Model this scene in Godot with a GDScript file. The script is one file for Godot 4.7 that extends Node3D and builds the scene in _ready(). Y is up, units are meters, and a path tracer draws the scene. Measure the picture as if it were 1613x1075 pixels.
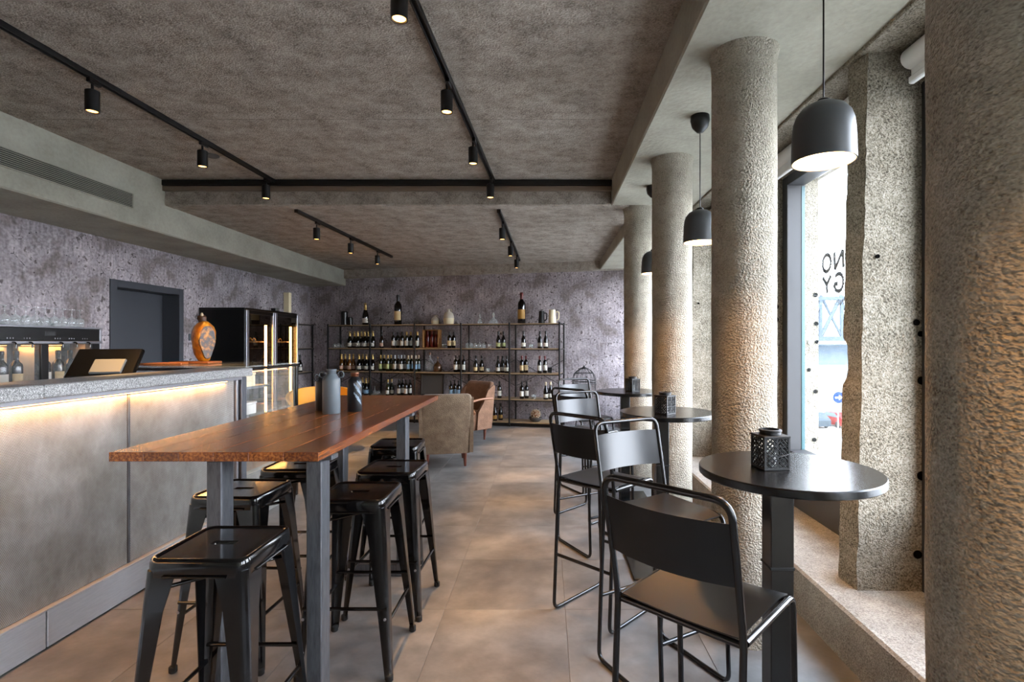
extends Node3D
# A bar room with raw concrete, a steel-fronted counter, a long wooden table and a window wall.
# Lengths are metres. P(x, y, d): x to the window side, y up, d the distance into the room.

const EYE := 1.44
const FOCAL := 830.0
var M := {}
var taken := {}
var rng := RandomNumberGenerator.new()

func P(x: float, y: float, d: float) -> Vector3:
	return Vector3(x, y, -d)

# ---------------------------------------------------------------- nodes
func numbered(called: String) -> String:
	if not taken.has(called):
		taken[called] = 0
		return called
	taken[called] += 1
	return "%s_%03d" % [called, taken[called]]

func thing(called: String, label: String, category: String, at := Vector3.ZERO, turn := 0.0, group := "") -> Node3D:
	var o := Node3D.new()
	o.name = numbered(called)
	add_child(o)
	o.position = at
	o.rotation.y = turn
	tag(o, label, category, group)
	return o

func tag(o: Node, label: String, category: String, group := "") -> void:
	o.set_meta("label", label)
	o.set_meta("category", category)
	if group != "":
		o.set_meta("group", group)

func structure(called: String, label: String, at := Vector3.ZERO, turn := 0.0) -> Node3D:
	var o := Node3D.new()
	o.name = numbered(called)
	add_child(o)
	o.position = at
	o.rotation.y = turn
	o.set_meta("kind", "structure")
	o.set_meta("label", label)
	return o

func part(parent: Node, called: String, mesh: Mesh, mat: Material, at := Vector3.ZERO, rot := Vector3.ZERO) -> MeshInstance3D:
	var o := MeshInstance3D.new()
	o.name = called
	o.mesh = mesh
	o.material_override = mat
	parent.add_child(o, true)
	o.position = at
	o.rotation = rot
	o.cast_shadow = GeometryInstance3D.SHADOW_CASTING_SETTING_ON
	return o

func copy(o: Node3D, called: String, at: Vector3, turn: float, label: String, group := "") -> Node3D:
	var c: Node3D = o.duplicate()
	c.name = numbered(called)
	add_child(c)
	c.position = at
	c.rotation = Vector3(0, turn, 0)
	c.set_meta("label", label)
	if group != "":
		c.set_meta("group", group)
	return c

func ordinal(n: int) -> String:
	return ["first", "second", "third", "fourth", "fifth", "sixth", "seventh", "eighth", "ninth", "tenth"][n]

# ---------------------------------------------------------------- mesh building
func ST() -> SurfaceTool:
	var st := SurfaceTool.new()
	st.begin(Mesh.PRIMITIVE_TRIANGLES)
	return st

func done(st: SurfaceTool) -> ArrayMesh:
	st.generate_normals()
	return st.commit()

func tri(st: SurfaceTool, a: Vector3, b: Vector3, c: Vector3, group := -1) -> void:
	st.set_smooth_group(group)
	st.add_vertex(a)
	st.add_vertex(c)
	st.add_vertex(b)

func quad(st: SurfaceTool, a: Vector3, b: Vector3, c: Vector3, d: Vector3, group := -1) -> void:
	tri(st, a, b, c, group)
	tri(st, a, c, d, group)

func add_box(st: SurfaceTool, size: Vector3, xf := Transform3D(), bevel := 0.0) -> void:
	var h := size * 0.5
	var b := minf(bevel, minf(h.x, minf(h.y, h.z)) * 0.9)
	if b <= 0.0:
		for ax in 3:
			for s in [-1.0, 1.0]:
				var q: Array[Vector3] = []
				for uv in [[-1, -1], [1, -1], [1, 1], [-1, 1]]:
					var p := Vector3.ZERO
					p[ax] = h[ax] * s
					p[(ax + 1) % 3] = h[(ax + 1) % 3] * uv[0]
					p[(ax + 2) % 3] = h[(ax + 2) % 3] * uv[1]
					q.append(xf * p)
				if s > 0:
					quad(st, q[0], q[1], q[2], q[3])
				else:
					quad(st, q[3], q[2], q[1], q[0])
		return
	# chamfered: a point for each corner and axis
	var pt := func(sx: float, sy: float, sz: float, ax: int) -> Vector3:
		var p := Vector3(sx * (h.x - b), sy * (h.y - b), sz * (h.z - b))
		p[ax] = [sx, sy, sz][ax] * h[ax]
		return xf * p
	for ax in 3:
		for s in [-1.0, 1.0]:
			var q: Array[Vector3] = []
			for uv in [[-1, -1], [1, -1], [1, 1], [-1, 1]]:
				var c := [0.0, 0.0, 0.0]
				c[ax] = s
				c[(ax + 1) % 3] = float(uv[0])
				c[(ax + 2) % 3] = float(uv[1])
				q.append(pt.call(c[0], c[1], c[2], ax))
			if s > 0:
				quad(st, q[0], q[1], q[2], q[3])
			else:
				quad(st, q[3], q[2], q[1], q[0])
	for ax in 3:
		var a1 := (ax + 1) % 3
		var a2 := (ax + 2) % 3
		for s1 in [-1.0, 1.0]:
			for s2 in [-1.0, 1.0]:
				var lo := [0.0, 0.0, 0.0]
				var hi := [0.0, 0.0, 0.0]
				lo[ax] = -1.0
				hi[ax] = 1.0
				lo[a1] = s1
				hi[a1] = s1
				lo[a2] = s2
				hi[a2] = s2
				var q0: Vector3 = pt.call(lo[0], lo[1], lo[2], a1)
				var q1: Vector3 = pt.call(hi[0], hi[1], hi[2], a1)
				var q2: Vector3 = pt.call(hi[0], hi[1], hi[2], a2)
				var q3: Vector3 = pt.call(lo[0], lo[1], lo[2], a2)
				if s1 * s2 < 0:
					quad(st, q0, q1, q2, q3)
				else:
					quad(st, q3, q2, q1, q0)
	for sx in [-1.0, 1.0]:
		for sy in [-1.0, 1.0]:
			for sz in [-1.0, 1.0]:
				var a: Vector3 = pt.call(sx, sy, sz, 0)
				var bb: Vector3 = pt.call(sx, sy, sz, 1)
				var c: Vector3 = pt.call(sx, sy, sz, 2)
				if sx * sy * sz > 0:
					tri(st, a, bb, c)
				else:
					tri(st, c, bb, a)

func box(size: Vector3, bevel := 0.0) -> ArrayMesh:
	var st := ST()
	add_box(st, size, Transform3D(), bevel)
	return done(st)

# a box given by its two corners in room coordinates (x, y, d)
func slab(parent: Node, called: String, x0: float, x1: float, y0: float, y1: float, d0: float, d1: float, mat: Material, bevel := 0.0) -> MeshInstance3D:
	var at := P((x0 + x1) / 2, (y0 + y1) / 2, (d0 + d1) / 2)
	if parent is Node3D and parent != self:
		at = parent.transform.affine_inverse() * at
	return part(parent, called, box(Vector3(absf(x1 - x0), absf(y1 - y0), absf(d1 - d0)), bevel), mat, at)

func add_lathe(st: SurfaceTool, prof: Array, seg := 20, xf := Transform3D(), sharp := 35.0, squash := Vector2.ONE) -> void:
	var group := 1
	for i in prof.size() - 1:
		var a: Vector2 = prof[i]
		var b: Vector2 = prof[i + 1]
		if i > 0:
			var before: Vector2 = a - prof[i - 1]
			if absf(rad_to_deg(before.angle_to(b - a))) > sharp:
				group += 1
		for j in seg:
			var t0 := TAU * j / seg
			var t1 := TAU * (j + 1) / seg
			if j == seg - 1:
				t1 = 0.0
			var c0 := Vector3(cos(t0) * squash.x, 0, sin(t0) * squash.y)
			var c1 := Vector3(cos(t1) * squash.x, 0, sin(t1) * squash.y)
			var p00 := xf * (c0 * a.x + Vector3(0, a.y, 0))
			var p01 := xf * (c0 * b.x + Vector3(0, b.y, 0))
			var p10 := xf * (c1 * a.x + Vector3(0, a.y, 0))
			var p11 := xf * (c1 * b.x + Vector3(0, b.y, 0))
			if a.x > 1e-6:
				tri(st, p00, p11, p10, group)
			if b.x > 1e-6:
				tri(st, p00, p01, p11, group)

func lathe(prof: Array, seg := 20, sharp := 35.0, squash := Vector2.ONE) -> ArrayMesh:
	var st := ST()
	add_lathe(st, prof, seg, Transform3D(), sharp, squash)
	return done(st)

func cyl(r: float, h: float, seg := 16, bevel := 0.0) -> ArrayMesh:   # base at y = 0
	if bevel > 0:
		return lathe([Vector2(0, 0), Vector2(r - bevel, 0), Vector2(r, bevel), Vector2(r, h - bevel), Vector2(r - bevel, h), Vector2(0, h)], seg)
	return lathe([Vector2(0, 0), Vector2(r, 0), Vector2(r, h), Vector2(0, h)], seg)

# points with rounded corners
func rounded(pts: Array, r: float, n := 5) -> Array:
	var out := [pts[0]]
	for i in range(1, pts.size() - 1):
		var p: Vector3 = pts[i]
		var a: Vector3 = (pts[i - 1] - p)
		var b: Vector3 = (pts[i + 1] - p)
		var rr := minf(r, minf(a.length(), b.length()) * 0.49)
		var s := p + a.normalized() * rr
		var e := p + b.normalized() * rr
		for k in n + 1:
			var t := float(k) / n
			out.append(s.lerp(p, t).lerp(p.lerp(e, t), t))
	out.append(pts[-1])
	return out

func add_tube(st: SurfaceTool, pts: Array, r: float, seg := 8, closed := false, r_end := -1.0) -> void:
	var n := pts.size()
	var rings := []
	var up := Vector3.ZERO
	for i in n:
		var prev: Vector3 = pts[(i - 1 + n) % n] if closed or i > 0 else pts[i]
		var next: Vector3 = pts[(i + 1) % n] if closed or i < n - 1 else pts[i]
		var dir := (next - prev).normalized()
		if up == Vector3.ZERO:
			up = dir.cross(Vector3.UP if absf(dir.y) < 0.9 else Vector3.RIGHT).normalized()
		else:
			up = (up - dir * up.dot(dir)).normalized()
		var side := dir.cross(up)
		var rr := r if r_end < 0 else lerpf(r, r_end, float(i) / (n - 1))
		var ring := []
		for j in seg:
			var t := TAU * j / seg
			ring.append(pts[i] + (up * cos(t) + side * sin(t)) * rr)
		rings.append(ring)
	for i in (n if closed else n - 1):
		var a: Array = rings[i]
		var b: Array = rings[(i + 1) % n]
		for j in seg:
			var k := (j + 1) % seg
			quad(st, a[j], a[k], b[k], b[j], 1)
	if not closed:
		for j in range(1, seg - 1):
			tri(st, rings[0][0], rings[0][j + 1], rings[0][j])
			tri(st, rings[-1][0], rings[-1][j], rings[-1][j + 1])

func tube(pts: Array, r: float, seg := 8, closed := false) -> ArrayMesh:
	var st := ST()
	add_tube(st, pts, r, seg, closed)
	return done(st)

# flat polygon (x, z seen from above, any order) extruded from y0 to y1, with an optional chamfer at the top
func add_prism(st: SurfaceTool, poly: PackedVector2Array, y0: float, y1: float, xf := Transform3D(), taper := 0.0) -> void:
	if Geometry2D.is_polygon_clockwise(poly):
		poly = poly.duplicate()
		poly.reverse()
	var mid := Vector2.ZERO
	for p in poly:
		mid += p / poly.size()
	var idx := Geometry2D.triangulate_polygon(poly)
	var top := func(p: Vector2) -> Vector3:
		var q := p + (mid - p).normalized() * taper
		return xf * Vector3(q.x, y1, q.y)
	var low := func(p: Vector2) -> Vector3: return xf * Vector3(p.x, y0, p.y)
	for i in range(0, idx.size(), 3):
		var a := poly[idx[i]]
		var b := poly[idx[i + 1]]
		var c := poly[idx[i + 2]]
		if (b - a).cross(c - a) < 0:
			var s := b
			b = c
			c = s
		tri(st, top.call(a), top.call(c), top.call(b))
		tri(st, low.call(a), low.call(b), low.call(c))
	for i in poly.size():
		var a := poly[i]
		var b := poly[(i + 1) % poly.size()]
		quad(st, low.call(a), top.call(a), top.call(b), low.call(b))

func prism(poly: Array, y0: float, y1: float, taper := 0.0) -> ArrayMesh:
	var st := ST()
	add_prism(st, PackedVector2Array(poly), y0, y1, Transform3D(), taper)
	return done(st)

func round_rect(w: float, h: float, r: float, n := 4) -> Array:
	var out := []
	for c in [[1, 1, 0.0], [-1, 1, 90.0], [-1, -1, 180.0], [1, -1, 270.0]]:
		for k in n + 1:
			var t := deg_to_rad(c[2] + 90.0 * k / n)
			out.append(Vector2(c[0] * (w / 2 - r) + cos(t) * r, c[1] * (h / 2 - r) + sin(t) * r))
	return out

# rings of Vector3 joined into one surface
func add_loft(st: SurfaceTool, rings: Array, closed := true, caps := true, group := 1) -> void:
	var n: int = rings[0].size()
	for i in rings.size() - 1:
		for j in (n if closed else n - 1):
			var k := (j + 1) % n
			quad(st, rings[i][j], rings[i + 1][j], rings[i + 1][k], rings[i][k], group)
	if caps and closed:
		for j in range(1, n - 1):
			tri(st, rings[0][0], rings[0][j], rings[0][j + 1])
			tri(st, rings[-1][0], rings[-1][j + 1], rings[-1][j])

func loft(rings: Array, closed := true, caps := true, group := 1) -> ArrayMesh:
	var st := ST()
	add_loft(st, rings, closed, caps, group)
	return done(st)

# ---------------------------------------------------------------- materials
func noise(kind: int, freq: float, seed_: int, octaves := 4) -> FastNoiseLite:
	var f := FastNoiseLite.new()
	f.noise_type = kind as FastNoiseLite.NoiseType
	f.frequency = freq
	f.seed = seed_
	f.fractal_octaves = octaves
	f.fractal_type = FastNoiseLite.FRACTAL_FBM if octaves > 1 else FastNoiseLite.FRACTAL_NONE
	return f

func field(f: FastNoiseLite, n: int) -> PackedByteArray:
	var im := f.get_seamless_image(n, n)
	im.convert(Image.FORMAT_L8)
	return im.get_data()

func grey_tex(data: PackedByteArray, n: int) -> ImageTexture:
	return ImageTexture.create_from_image(Image.create_from_data(n, n, false, Image.FORMAT_L8, data))

func rgb_tex(data: PackedByteArray, n: int) -> ImageTexture:
	return ImageTexture.create_from_image(Image.create_from_data(n, n, false, Image.FORMAT_RGB8, data))

func plain(color: Color, rough := 0.6, metal := 0.0, spec := 0.5) -> StandardMaterial3D:
	var m := StandardMaterial3D.new()
	m.albedo_color = color
	m.roughness = rough
	m.metallic = metal
	m.metallic_specular = spec
	return m

func glow(color: Color, energy: float) -> StandardMaterial3D:
	var m := plain(Color(0.9, 0.88, 0.82), 0.5)
	m.emission_enabled = true
	m.emission = color
	m.emission_energy_multiplier = energy
	return m

func tri_mapped(m: StandardMaterial3D, scale: Vector3, world := true) -> StandardMaterial3D:
	m.uv1_triplanar = true
	m.uv1_world_triplanar = world
	m.uv1_scale = scale
	m.uv1_triplanar_sharpness = 6.0
	return m

func relief(m: StandardMaterial3D, tex: Texture2D, cm: float) -> StandardMaterial3D:
	m.heightmap_enabled = true
	m.heightmap_texture = tex
	m.heightmap_scale = cm
	return m

# colour texture: two fields mixed into a ramp of colours (list of [position, Color])
func ramp_tex(n: int, layers: Array, ramp: Array) -> ImageTexture:
	var lut := PackedByteArray()
	for v in 256:
		var t := v / 255.0
		var c: Color = ramp[0][1]
		for i in ramp.size() - 1:
			if t >= ramp[i][0]:
				c = ramp[i][1].lerp(ramp[i + 1][1], clampf((t - ramp[i][0]) / (ramp[i + 1][0] - ramp[i][0]), 0, 1))
		lut.append_array(PackedByteArray([int(c.r * 255), int(c.g * 255), int(c.b * 255)]))
	var out := PackedByteArray()
	out.resize(n * n * 3)
	var a: PackedByteArray = layers[0][0]
	var wa: float = layers[0][1]
	var b: PackedByteArray = layers[1][0] if layers.size() > 1 else a
	var wb: float = layers[1][1] if layers.size() > 1 else 0.0
	var c2: PackedByteArray = layers[2][0] if layers.size() > 2 else a
	var wc: float = layers[2][1] if layers.size() > 2 else 0.0
	for i in n * n:
		var v := clampi(int(127.5 + (a[i] - 127.5) * wa + (b[i] - 127.5) * wb + (c2[i] - 127.5) * wc), 0, 255) * 3
		out[i * 3] = lut[v]
		out[i * 3 + 1] = lut[v + 1]
		out[i * 3 + 2] = lut[v + 2]
	return rgb_tex(out, n)

func make_materials() -> void:
	var S := FastNoiseLite.TYPE_SIMPLEX_SMOOTH
	var C := FastNoiseLite.TYPE_CELLULAR
	var N := 512
	var fine := field(noise(S, 0.09, 3, 4), N)
	var mid := field(noise(S, 0.025, 5, 5), N)
	var coarse := field(noise(S, 0.008, 9, 5), N)
	var grit := field(noise(FastNoiseLite.TYPE_VALUE, 0.35, 13, 2), N)
	var cell := field(noise(C, 0.06, 17, 2), N)
	var worm := noise(S, 0.045, 21, 3)
	worm.fractal_type = FastNoiseLite.FRACTAL_RIDGED
	var worms := field(worm, N)
	var crackle := noise(C, 0.012, 31, 1)
	crackle.cellular_return_type = FastNoiseLite.RETURN_DISTANCE2_SUB
	var cracks := field(crackle, N)
	var fine_t := grey_tex(fine, N)
	var grit_t := grey_tex(grit, N)
	var worm_t := grey_tex(worms, N)

	# raw ceiling concrete, brown grey and sandy
	M.ceiling = tri_mapped(plain(Color.WHITE, 0.93, 0, 0.3), Vector3(0.8, 0.8, 0.95))
	M.ceiling.albedo_texture = ramp_tex(N, [[mid, 0.35], [grit, 0.65], [coarse, 0.45]], [[0.0, Color(0.38, 0.35, 0.32)], [0.3, Color(0.54, 0.505, 0.465)], [0.55, Color(0.62, 0.585, 0.54)], [0.8, Color(0.68, 0.645, 0.60)], [1.0, Color(0.76, 0.725, 0.68)]])
	relief(M.ceiling, ramp_tex(N, [[grit, 0.7], [fine, 0.3]], [[0.0, Color.BLACK], [1.0, Color.WHITE]]), 0.8)
	# smooth painted concrete of the dropped beams
	M.soffit = tri_mapped(plain(Color.WHITE, 0.9, 0, 0.3), Vector3(0.5, 0.5, 0.5))
	M.soffit.albedo_texture = ramp_tex(N, [[coarse, 0.5], [fine, 0.25], [grit, 0.12]], [[0.0, Color(0.54, 0.53, 0.48)], [0.5, Color(0.63, 0.62, 0.565)], [1.0, Color(0.70, 0.69, 0.635)]])
	relief(M.soffit, fine_t, 0.25)
	# rough render on the round columns
	M.column = tri_mapped(plain(Color.WHITE, 0.93, 0, 0.3), Vector3(1.6, 1.6, 1.6))
	M.column.albedo_texture = ramp_tex(N, [[coarse, 0.4], [grit, 0.75], [worms, 0.3]], [[0.0, Color(0.42, 0.40, 0.355)], [0.3, Color(0.60, 0.575, 0.52)], [0.6, Color(0.675, 0.65, 0.59)], [1.0, Color(0.76, 0.735, 0.68)]])
	relief(M.column, ramp_tex(N, [[worms, 0.25], [fine, 0.7], [grit, 0.4]], [[0.0, Color.BLACK], [1.0, Color.WHITE]]), 1.5)
	# exposed aggregate of the window wall
	M.aggregate = tri_mapped(plain(Color.WHITE, 0.93, 0, 0.3), Vector3(1.15, 1.15, 1.15))
	M.aggregate.albedo_texture = ramp_tex(N, [[cell, 0.15], [grit, 0.95], [coarse, 0.2]], [[0.0, Color(0.19, 0.175, 0.15)], [0.25, Color(0.385, 0.36, 0.31)], [0.5, Color(0.51, 0.485, 0.43)], [0.75, Color(0.58, 0.555, 0.505)], [1.0, Color(0.67, 0.65, 0.605)]])
	relief(M.aggregate, ramp_tex(N, [[cell, 0.5], [grit, 0.6]], [[0.0, Color.BLACK], [1.0, Color.WHITE]]), 0.8)
	M.sill = tri_mapped(plain(Color.WHITE, 0.88, 0, 0.35), Vector3(1.2, 1.2, 1.2))
	M.sill.albedo_texture = ramp_tex(N, [[grit, 0.75], [coarse, 0.3]], [[0.0, Color(0.40, 0.385, 0.36)], [0.5, Color(0.60, 0.585, 0.555)], [1.0, Color(0.75, 0.735, 0.70)]])
	relief(M.sill, grit_t, 0.3)
	# distressed purple grey plaster with peeled patches and cracks
	var W := 1024
	var p_c := field(noise(S, 0.0045, 41, 5), W)
	var p_m := field(noise(S, 0.03, 43, 5), W)
	var p_f := field(noise(S, 0.07, 47, 3), W)
	var p_k := field(crackle, W)
	var p_h := field(noise(C, 0.01, 51, 1), W)
	var peel := PackedByteArray()
	peel.resize(W * W * 3)
	var bump := PackedByteArray()
	bump.resize(W * W)
	for i in W * W:
		var streak := p_f[(i / W / 9) * W + i % W] - 127
		var base := 0.60 + (p_c[i] - 127) / 1000.0 + (p_f[i] - 127) / 1200.0 + (p_m[i] - 127) / 1200.0 + streak / 1900.0
		var r := base * 1.02
		var g := base * 0.965
		var b := base * 0.985
		var h := 150 + (p_f[i] - 127) / 4
		var m := p_m[i]
		if m > 172 and p_c[i] > 112:       # flaked off: dark grey render below
			var k := minf((m - 172) / 30.0, 1.0) * 0.75
			r = lerpf(r, 0.315 + (p_f[i] - 127) / 900.0, k)
			g = lerpf(g, 0.29 + (p_f[i] - 127) / 900.0, k)
			b = lerpf(b, 0.285 + (p_f[i] - 127) / 900.0, k)
			h -= int(60 * k)
		elif m < 92:                       # pale limewash left standing
			var k := minf((92 - m) / 30.0, 1.0) * 0.6
			r = lerpf(r, 0.70, k)
			g = lerpf(g, 0.67, k)
			b = lerpf(b, 0.69, k)
			h += int(20 * k)
		if p_c[i] < 92:                    # brown stains
			var k := minf((92 - p_c[i]) / 40.0, 1.0) * 0.30
			r = lerpf(r, 0.44, k)
			g = lerpf(g, 0.385, k)
			b = lerpf(b, 0.35, k)
		if p_k[i] < 7 and p_f[i] > 136 and p_c[i] > 128:   # fine cracks
			r *= 0.55
			g *= 0.55
			b *= 0.55
			h -= 60
		if p_h[i] < 5:                     # old nail holes
			r *= 0.4
			g *= 0.4
			b *= 0.4
			h -= 60
		peel[i * 3] = clampi(int(r * 255), 0, 255)
		peel[i * 3 + 1] = clampi(int(g * 255), 0, 255)
		peel[i * 3 + 2] = clampi(int(b * 255), 0, 255)
		bump[i] = clampi(h, 0, 255)
	M.plaster = tri_mapped(plain(Color.WHITE, 0.95, 0, 0.25), Vector3(0.34, 0.34, 0.34))
	M.plaster.albedo_texture = rgb_tex(peel, W)
	relief(M.plaster, grey_tex(bump, W), 0.5)
	# floor tiles, four tones
	M.floor = []
	for k in 4:
		var d := (k - 1.5) * 0.012
		var f := tri_mapped(plain(Color(1 + 0, 1, 1), 0.42, 0, 0.45), Vector3(0.5, 0.5, 0.5))
		f.uv1_offset = Vector3(0.31 * k, 0, 0.17 * k)
		if k == 0:
			M.floor_tex = ramp_tex(N, [[coarse, 0.75], [mid, 0.4], [grit, 0.10]], [[0.0, Color(0.345, 0.338, 0.332)], [0.4, Color(0.42, 0.413, 0.407)], [0.6, Color(0.46, 0.453, 0.447)], [1.0, Color(0.535, 0.528, 0.52)]])
		f.albedo_texture = M.floor_tex
		f.albedo_color = Color(0.97 + d, 0.97 + d, 0.97 + d)
		relief(f, fine_t, 0.05)
		M.floor.append(f)
	M.joint = plain(Color(0.36, 0.35, 0.33), 0.8)
	# woods: isotropic grain stretched along the board
	var grain := ramp_tex(N, [[mid, 0.9], [fine, 0.7], [coarse, 0.4]], [[0.0, Color(0.30, 0.14, 0.05)], [0.3, Color(0.46, 0.235, 0.085)], [0.6, Color(0.59, 0.325, 0.12)], [1.0, Color(0.74, 0.46, 0.20)]])
	M.table_wood = []
	for k in 3:
		var w := tri_mapped(plain([Color(0.78, 0.74, 0.70), Color(0.92, 0.90, 0.88), Color(1.0, 1.0, 1.0)][k], 0.27, 0, 0.5), Vector3(6.0, 6.0, 0.30), false)
		w.uv1_offset = Vector3(0.37 * k, 0.1 * k, 0.21 * k)
		w.albedo_texture = grain
		w.clearcoat_enabled = true
		w.clearcoat = 0.5
		w.clearcoat_roughness = 0.18
		relief(w, fine_t, 0.05)
		M.table_wood.append(w)
	M.oak = tri_mapped(plain(Color.WHITE, 0.5), Vector3(0.5, 6, 6), false)
	M.oak.albedo_texture = ramp_tex(N, [[mid, 0.7], [fine, 0.5]], [[0.0, Color(0.46, 0.37, 0.27)], [0.5, Color(0.63, 0.53, 0.40)], [1.0, Color(0.75, 0.65, 0.52)]])
	M.crate = tri_mapped(plain(Color(0.95, 0.8, 0.6), 0.55), Vector3(6, 0.7, 6), false)
	M.crate.albedo_texture = M.oak.albedo_texture
	M.board = tri_mapped(plain(Color(0.86, 0.58, 0.34), 0.5), Vector3(0.9, 6, 6), false)
	M.board.albedo_texture = M.oak.albedo_texture
	M.leg_wood = plain(Color(0.34, 0.16, 0.10), 0.35)
	M.arm_wood = plain(Color(0.55, 0.36, 0.24), 0.35)
	# metals
	M.black_gloss = plain(Color(0.022, 0.022, 0.025), 0.13, 0.0, 0.5)
	M.black_gloss.clearcoat_enabled = true
	M.black_gloss.clearcoat = 0.25
	M.black_gloss.clearcoat_roughness = 0.08
	M.rubber = plain(Color(0.03, 0.03, 0.03), 0.8)
	M.raw_steel = tri_mapped(plain(Color(0.46, 0.465, 0.475), 0.38, 0.55), Vector3(3, 0.5, 3), false)
	M.raw_steel.roughness_texture = null
	M.raw_steel.albedo_texture = ramp_tex(N, [[mid, 0.5], [fine, 0.3]], [[0.0, Color(0.55, 0.55, 0.56)], [0.5, Color(0.82, 0.83, 0.85)], [1.0, Color(1, 1, 1)]])
	M.chair_tube = plain(Color(0.07, 0.073, 0.08), 0.26, 0.3, 0.6)
	M.chair_sheet = tri_mapped(plain(Color(0.085, 0.09, 0.10), 0.30, 0.35, 0.6), Vector3(4, 4, 4), false)
	M.table_black = plain(Color(0.045, 0.045, 0.048), 0.27, 0.0, 0.55)
	M.shelf_black = plain(Color(0.025, 0.025, 0.027), 0.5)
	M.spot_black = plain(Color(0.02, 0.02, 0.022), 0.45)
	M.lamp_grey = plain(Color(0.25, 0.26, 0.265), 0.40, 0.0, 0.5)
	M.lamp_inside = plain(Color(0.92, 0.90, 0.86), 0.6)
	M.brushed = tri_mapped(plain(Color(0.78, 0.78, 0.785), 0.36, 0.45), Vector3(0.6, 6, 0.6), false)
	M.brushed.albedo_texture = ramp_tex(N, [[mid, 0.4], [fine, 0.2]], [[0.0, Color(0.84, 0.84, 0.85)], [1.0, Color(1, 1, 1)]])
	M.alu = plain(Color(0.62, 0.62, 0.64), 0.33, 0.8)
	M.grey_paint = plain(Color(0.245, 0.255, 0.28), 0.5)
	M.frame_grey = plain(Color(0.17, 0.17, 0.175), 0.5)
	M.panel_grey = plain(Color(0.26, 0.26, 0.265), 0.5)
	M.channel = tri_mapped(plain(Color(0.52, 0.46, 0.40), 0.42, 0.6), Vector3(0.5, 3, 3))
	M.white_plastic = plain(Color(0.86, 0.86, 0.85), 0.45)
	M.black_panel = plain(Color(0.012, 0.012, 0.013), 0.30)
	M.black_matt = plain(Color(0.02, 0.02, 0.022), 0.6)
	# perforated sheet on the counter front: rows of small holes, with smears of polish and dirt
	var dots := PackedByteArray()
	dots.resize(64 * 64)
	for y in 64:
		for x in 64:
			var row := int(y / 16.0)
			var dx := fposmod(x + (8 if row % 2 else 0), 16.0) - 8.0
			var dy := (y % 16) - 8.0
			dots[y * 64 + x] = 40 if dx * dx + dy * dy * 1.4 < 22 else 220
	M.perforated = tri_mapped(plain(Color(0.84, 0.835, 0.825), 0.40, 0.55), Vector3(36, 36, 36), true)
	var dot_rgb := PackedByteArray()
	for v in dots:
		var c := int(110 + v * 0.6) if v > 100 else 112
		dot_rgb.append_array(PackedByteArray([c, c, c]))
	M.perforated.albedo_texture = rgb_tex(dot_rgb, 64)
	M.perforated.detail_enabled = true
	M.perforated.detail_uv_layer = BaseMaterial3D.DETAIL_UV_2
	M.perforated.detail_blend_mode = BaseMaterial3D.BLEND_MODE_MUL
	M.perforated.uv2_triplanar = true
	M.perforated.uv2_world_triplanar = true
	M.perforated.uv2_scale = Vector3(0.7, 0.45, 0.7)
	M.perforated.detail_albedo = ramp_tex(N, [[coarse, 0.6], [mid, 0.3], [worms, 0.2]], [[0.0, Color(0.66, 0.64, 0.615)], [0.35, Color(0.80, 0.785, 0.76)], [0.6, Color(0.87, 0.86, 0.845)], [1.0, Color(1, 1, 1)]])
	relief(M.perforated, grey_tex(dots, 64), 0.12)
	M.granite = tri_mapped(plain(Color.WHITE, 0.32, 0, 0.5), Vector3(3, 3, 3))
	M.granite.albedo_texture = ramp_tex(N, [[grit, 1.2], [cell, 0.3]], [[0.0, Color(0.16, 0.16, 0.16)], [0.4, Color(0.46, 0.455, 0.45)], [0.6, Color(0.64, 0.635, 0.63)], [1.0, Color(0.86, 0.855, 0.85)]])
	# cloth
	var velvet := ramp_tex(N, [[coarse, 0.4], [mid, 0.25], [grit, 0.25]], [[0.0, Color(0.36, 0.295, 0.235)], [0.5, Color(0.48, 0.41, 0.335)], [1.0, Color(0.60, 0.52, 0.43)]])
	M.velvet = tri_mapped(plain(Color.WHITE, 0.85, 0, 0.3), Vector3(1.6, 1.6, 1.6), false)
	M.velvet.albedo_texture = velvet
	M.velvet.rim_enabled = true
	M.velvet.rim = 0.5
	relief(M.velvet, fine_t, 0.4)
	M.velvet_rose = M.velvet.duplicate()
	M.velvet_rose.albedo_color = Color(1.0, 0.88, 0.84)
	M.yellow = plain(Color(0.86, 0.60, 0.10), 0.6)
	M.yellow.rim_enabled = true
	M.yellow.rim = 0.3
	# glass, bottles, print
	M.glass = plain(Color(0.9, 0.95, 0.95, 0.04), 0.0)
	M.glass.transparency = BaseMaterial3D.TRANSPARENCY_ALPHA
	M.glass_edge = plain(Color(0.10, 0.27, 0.29), 0.3)
	M.tint_glass = plain(Color(0.05, 0.03, 0.02, 0.35), 0.02)
	M.tint_glass.transparency = BaseMaterial3D.TRANSPARENCY_ALPHA
	M.thin_glass = plain(Color(0.9, 0.95, 0.95, 0.17), 0.03)
	M.thin_glass.transparency = BaseMaterial3D.TRANSPARENCY_ALPHA
	M.green_glass = plain(Color(0.030, 0.045, 0.025), 0.08, 0, 0.6)
	M.dark_glass = plain(Color(0.018, 0.016, 0.018), 0.08, 0, 0.6)
	M.amber_glass = plain(Color(0.36, 0.21, 0.06), 0.1, 0, 0.6)
	M.olive_glass = plain(Color(0.10, 0.12, 0.045), 0.08, 0, 0.6)
	M.brown_glass = plain(Color(0.34, 0.24, 0.17), 0.12, 0.3, 0.6)
	M.foil_gold = plain(Color(0.72, 0.60, 0.36), 0.35, 0.7)
	M.foil_red = plain(Color(0.34, 0.05, 0.06), 0.4)
	M.foil_black = plain(Color(0.03, 0.03, 0.035), 0.35)
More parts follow.
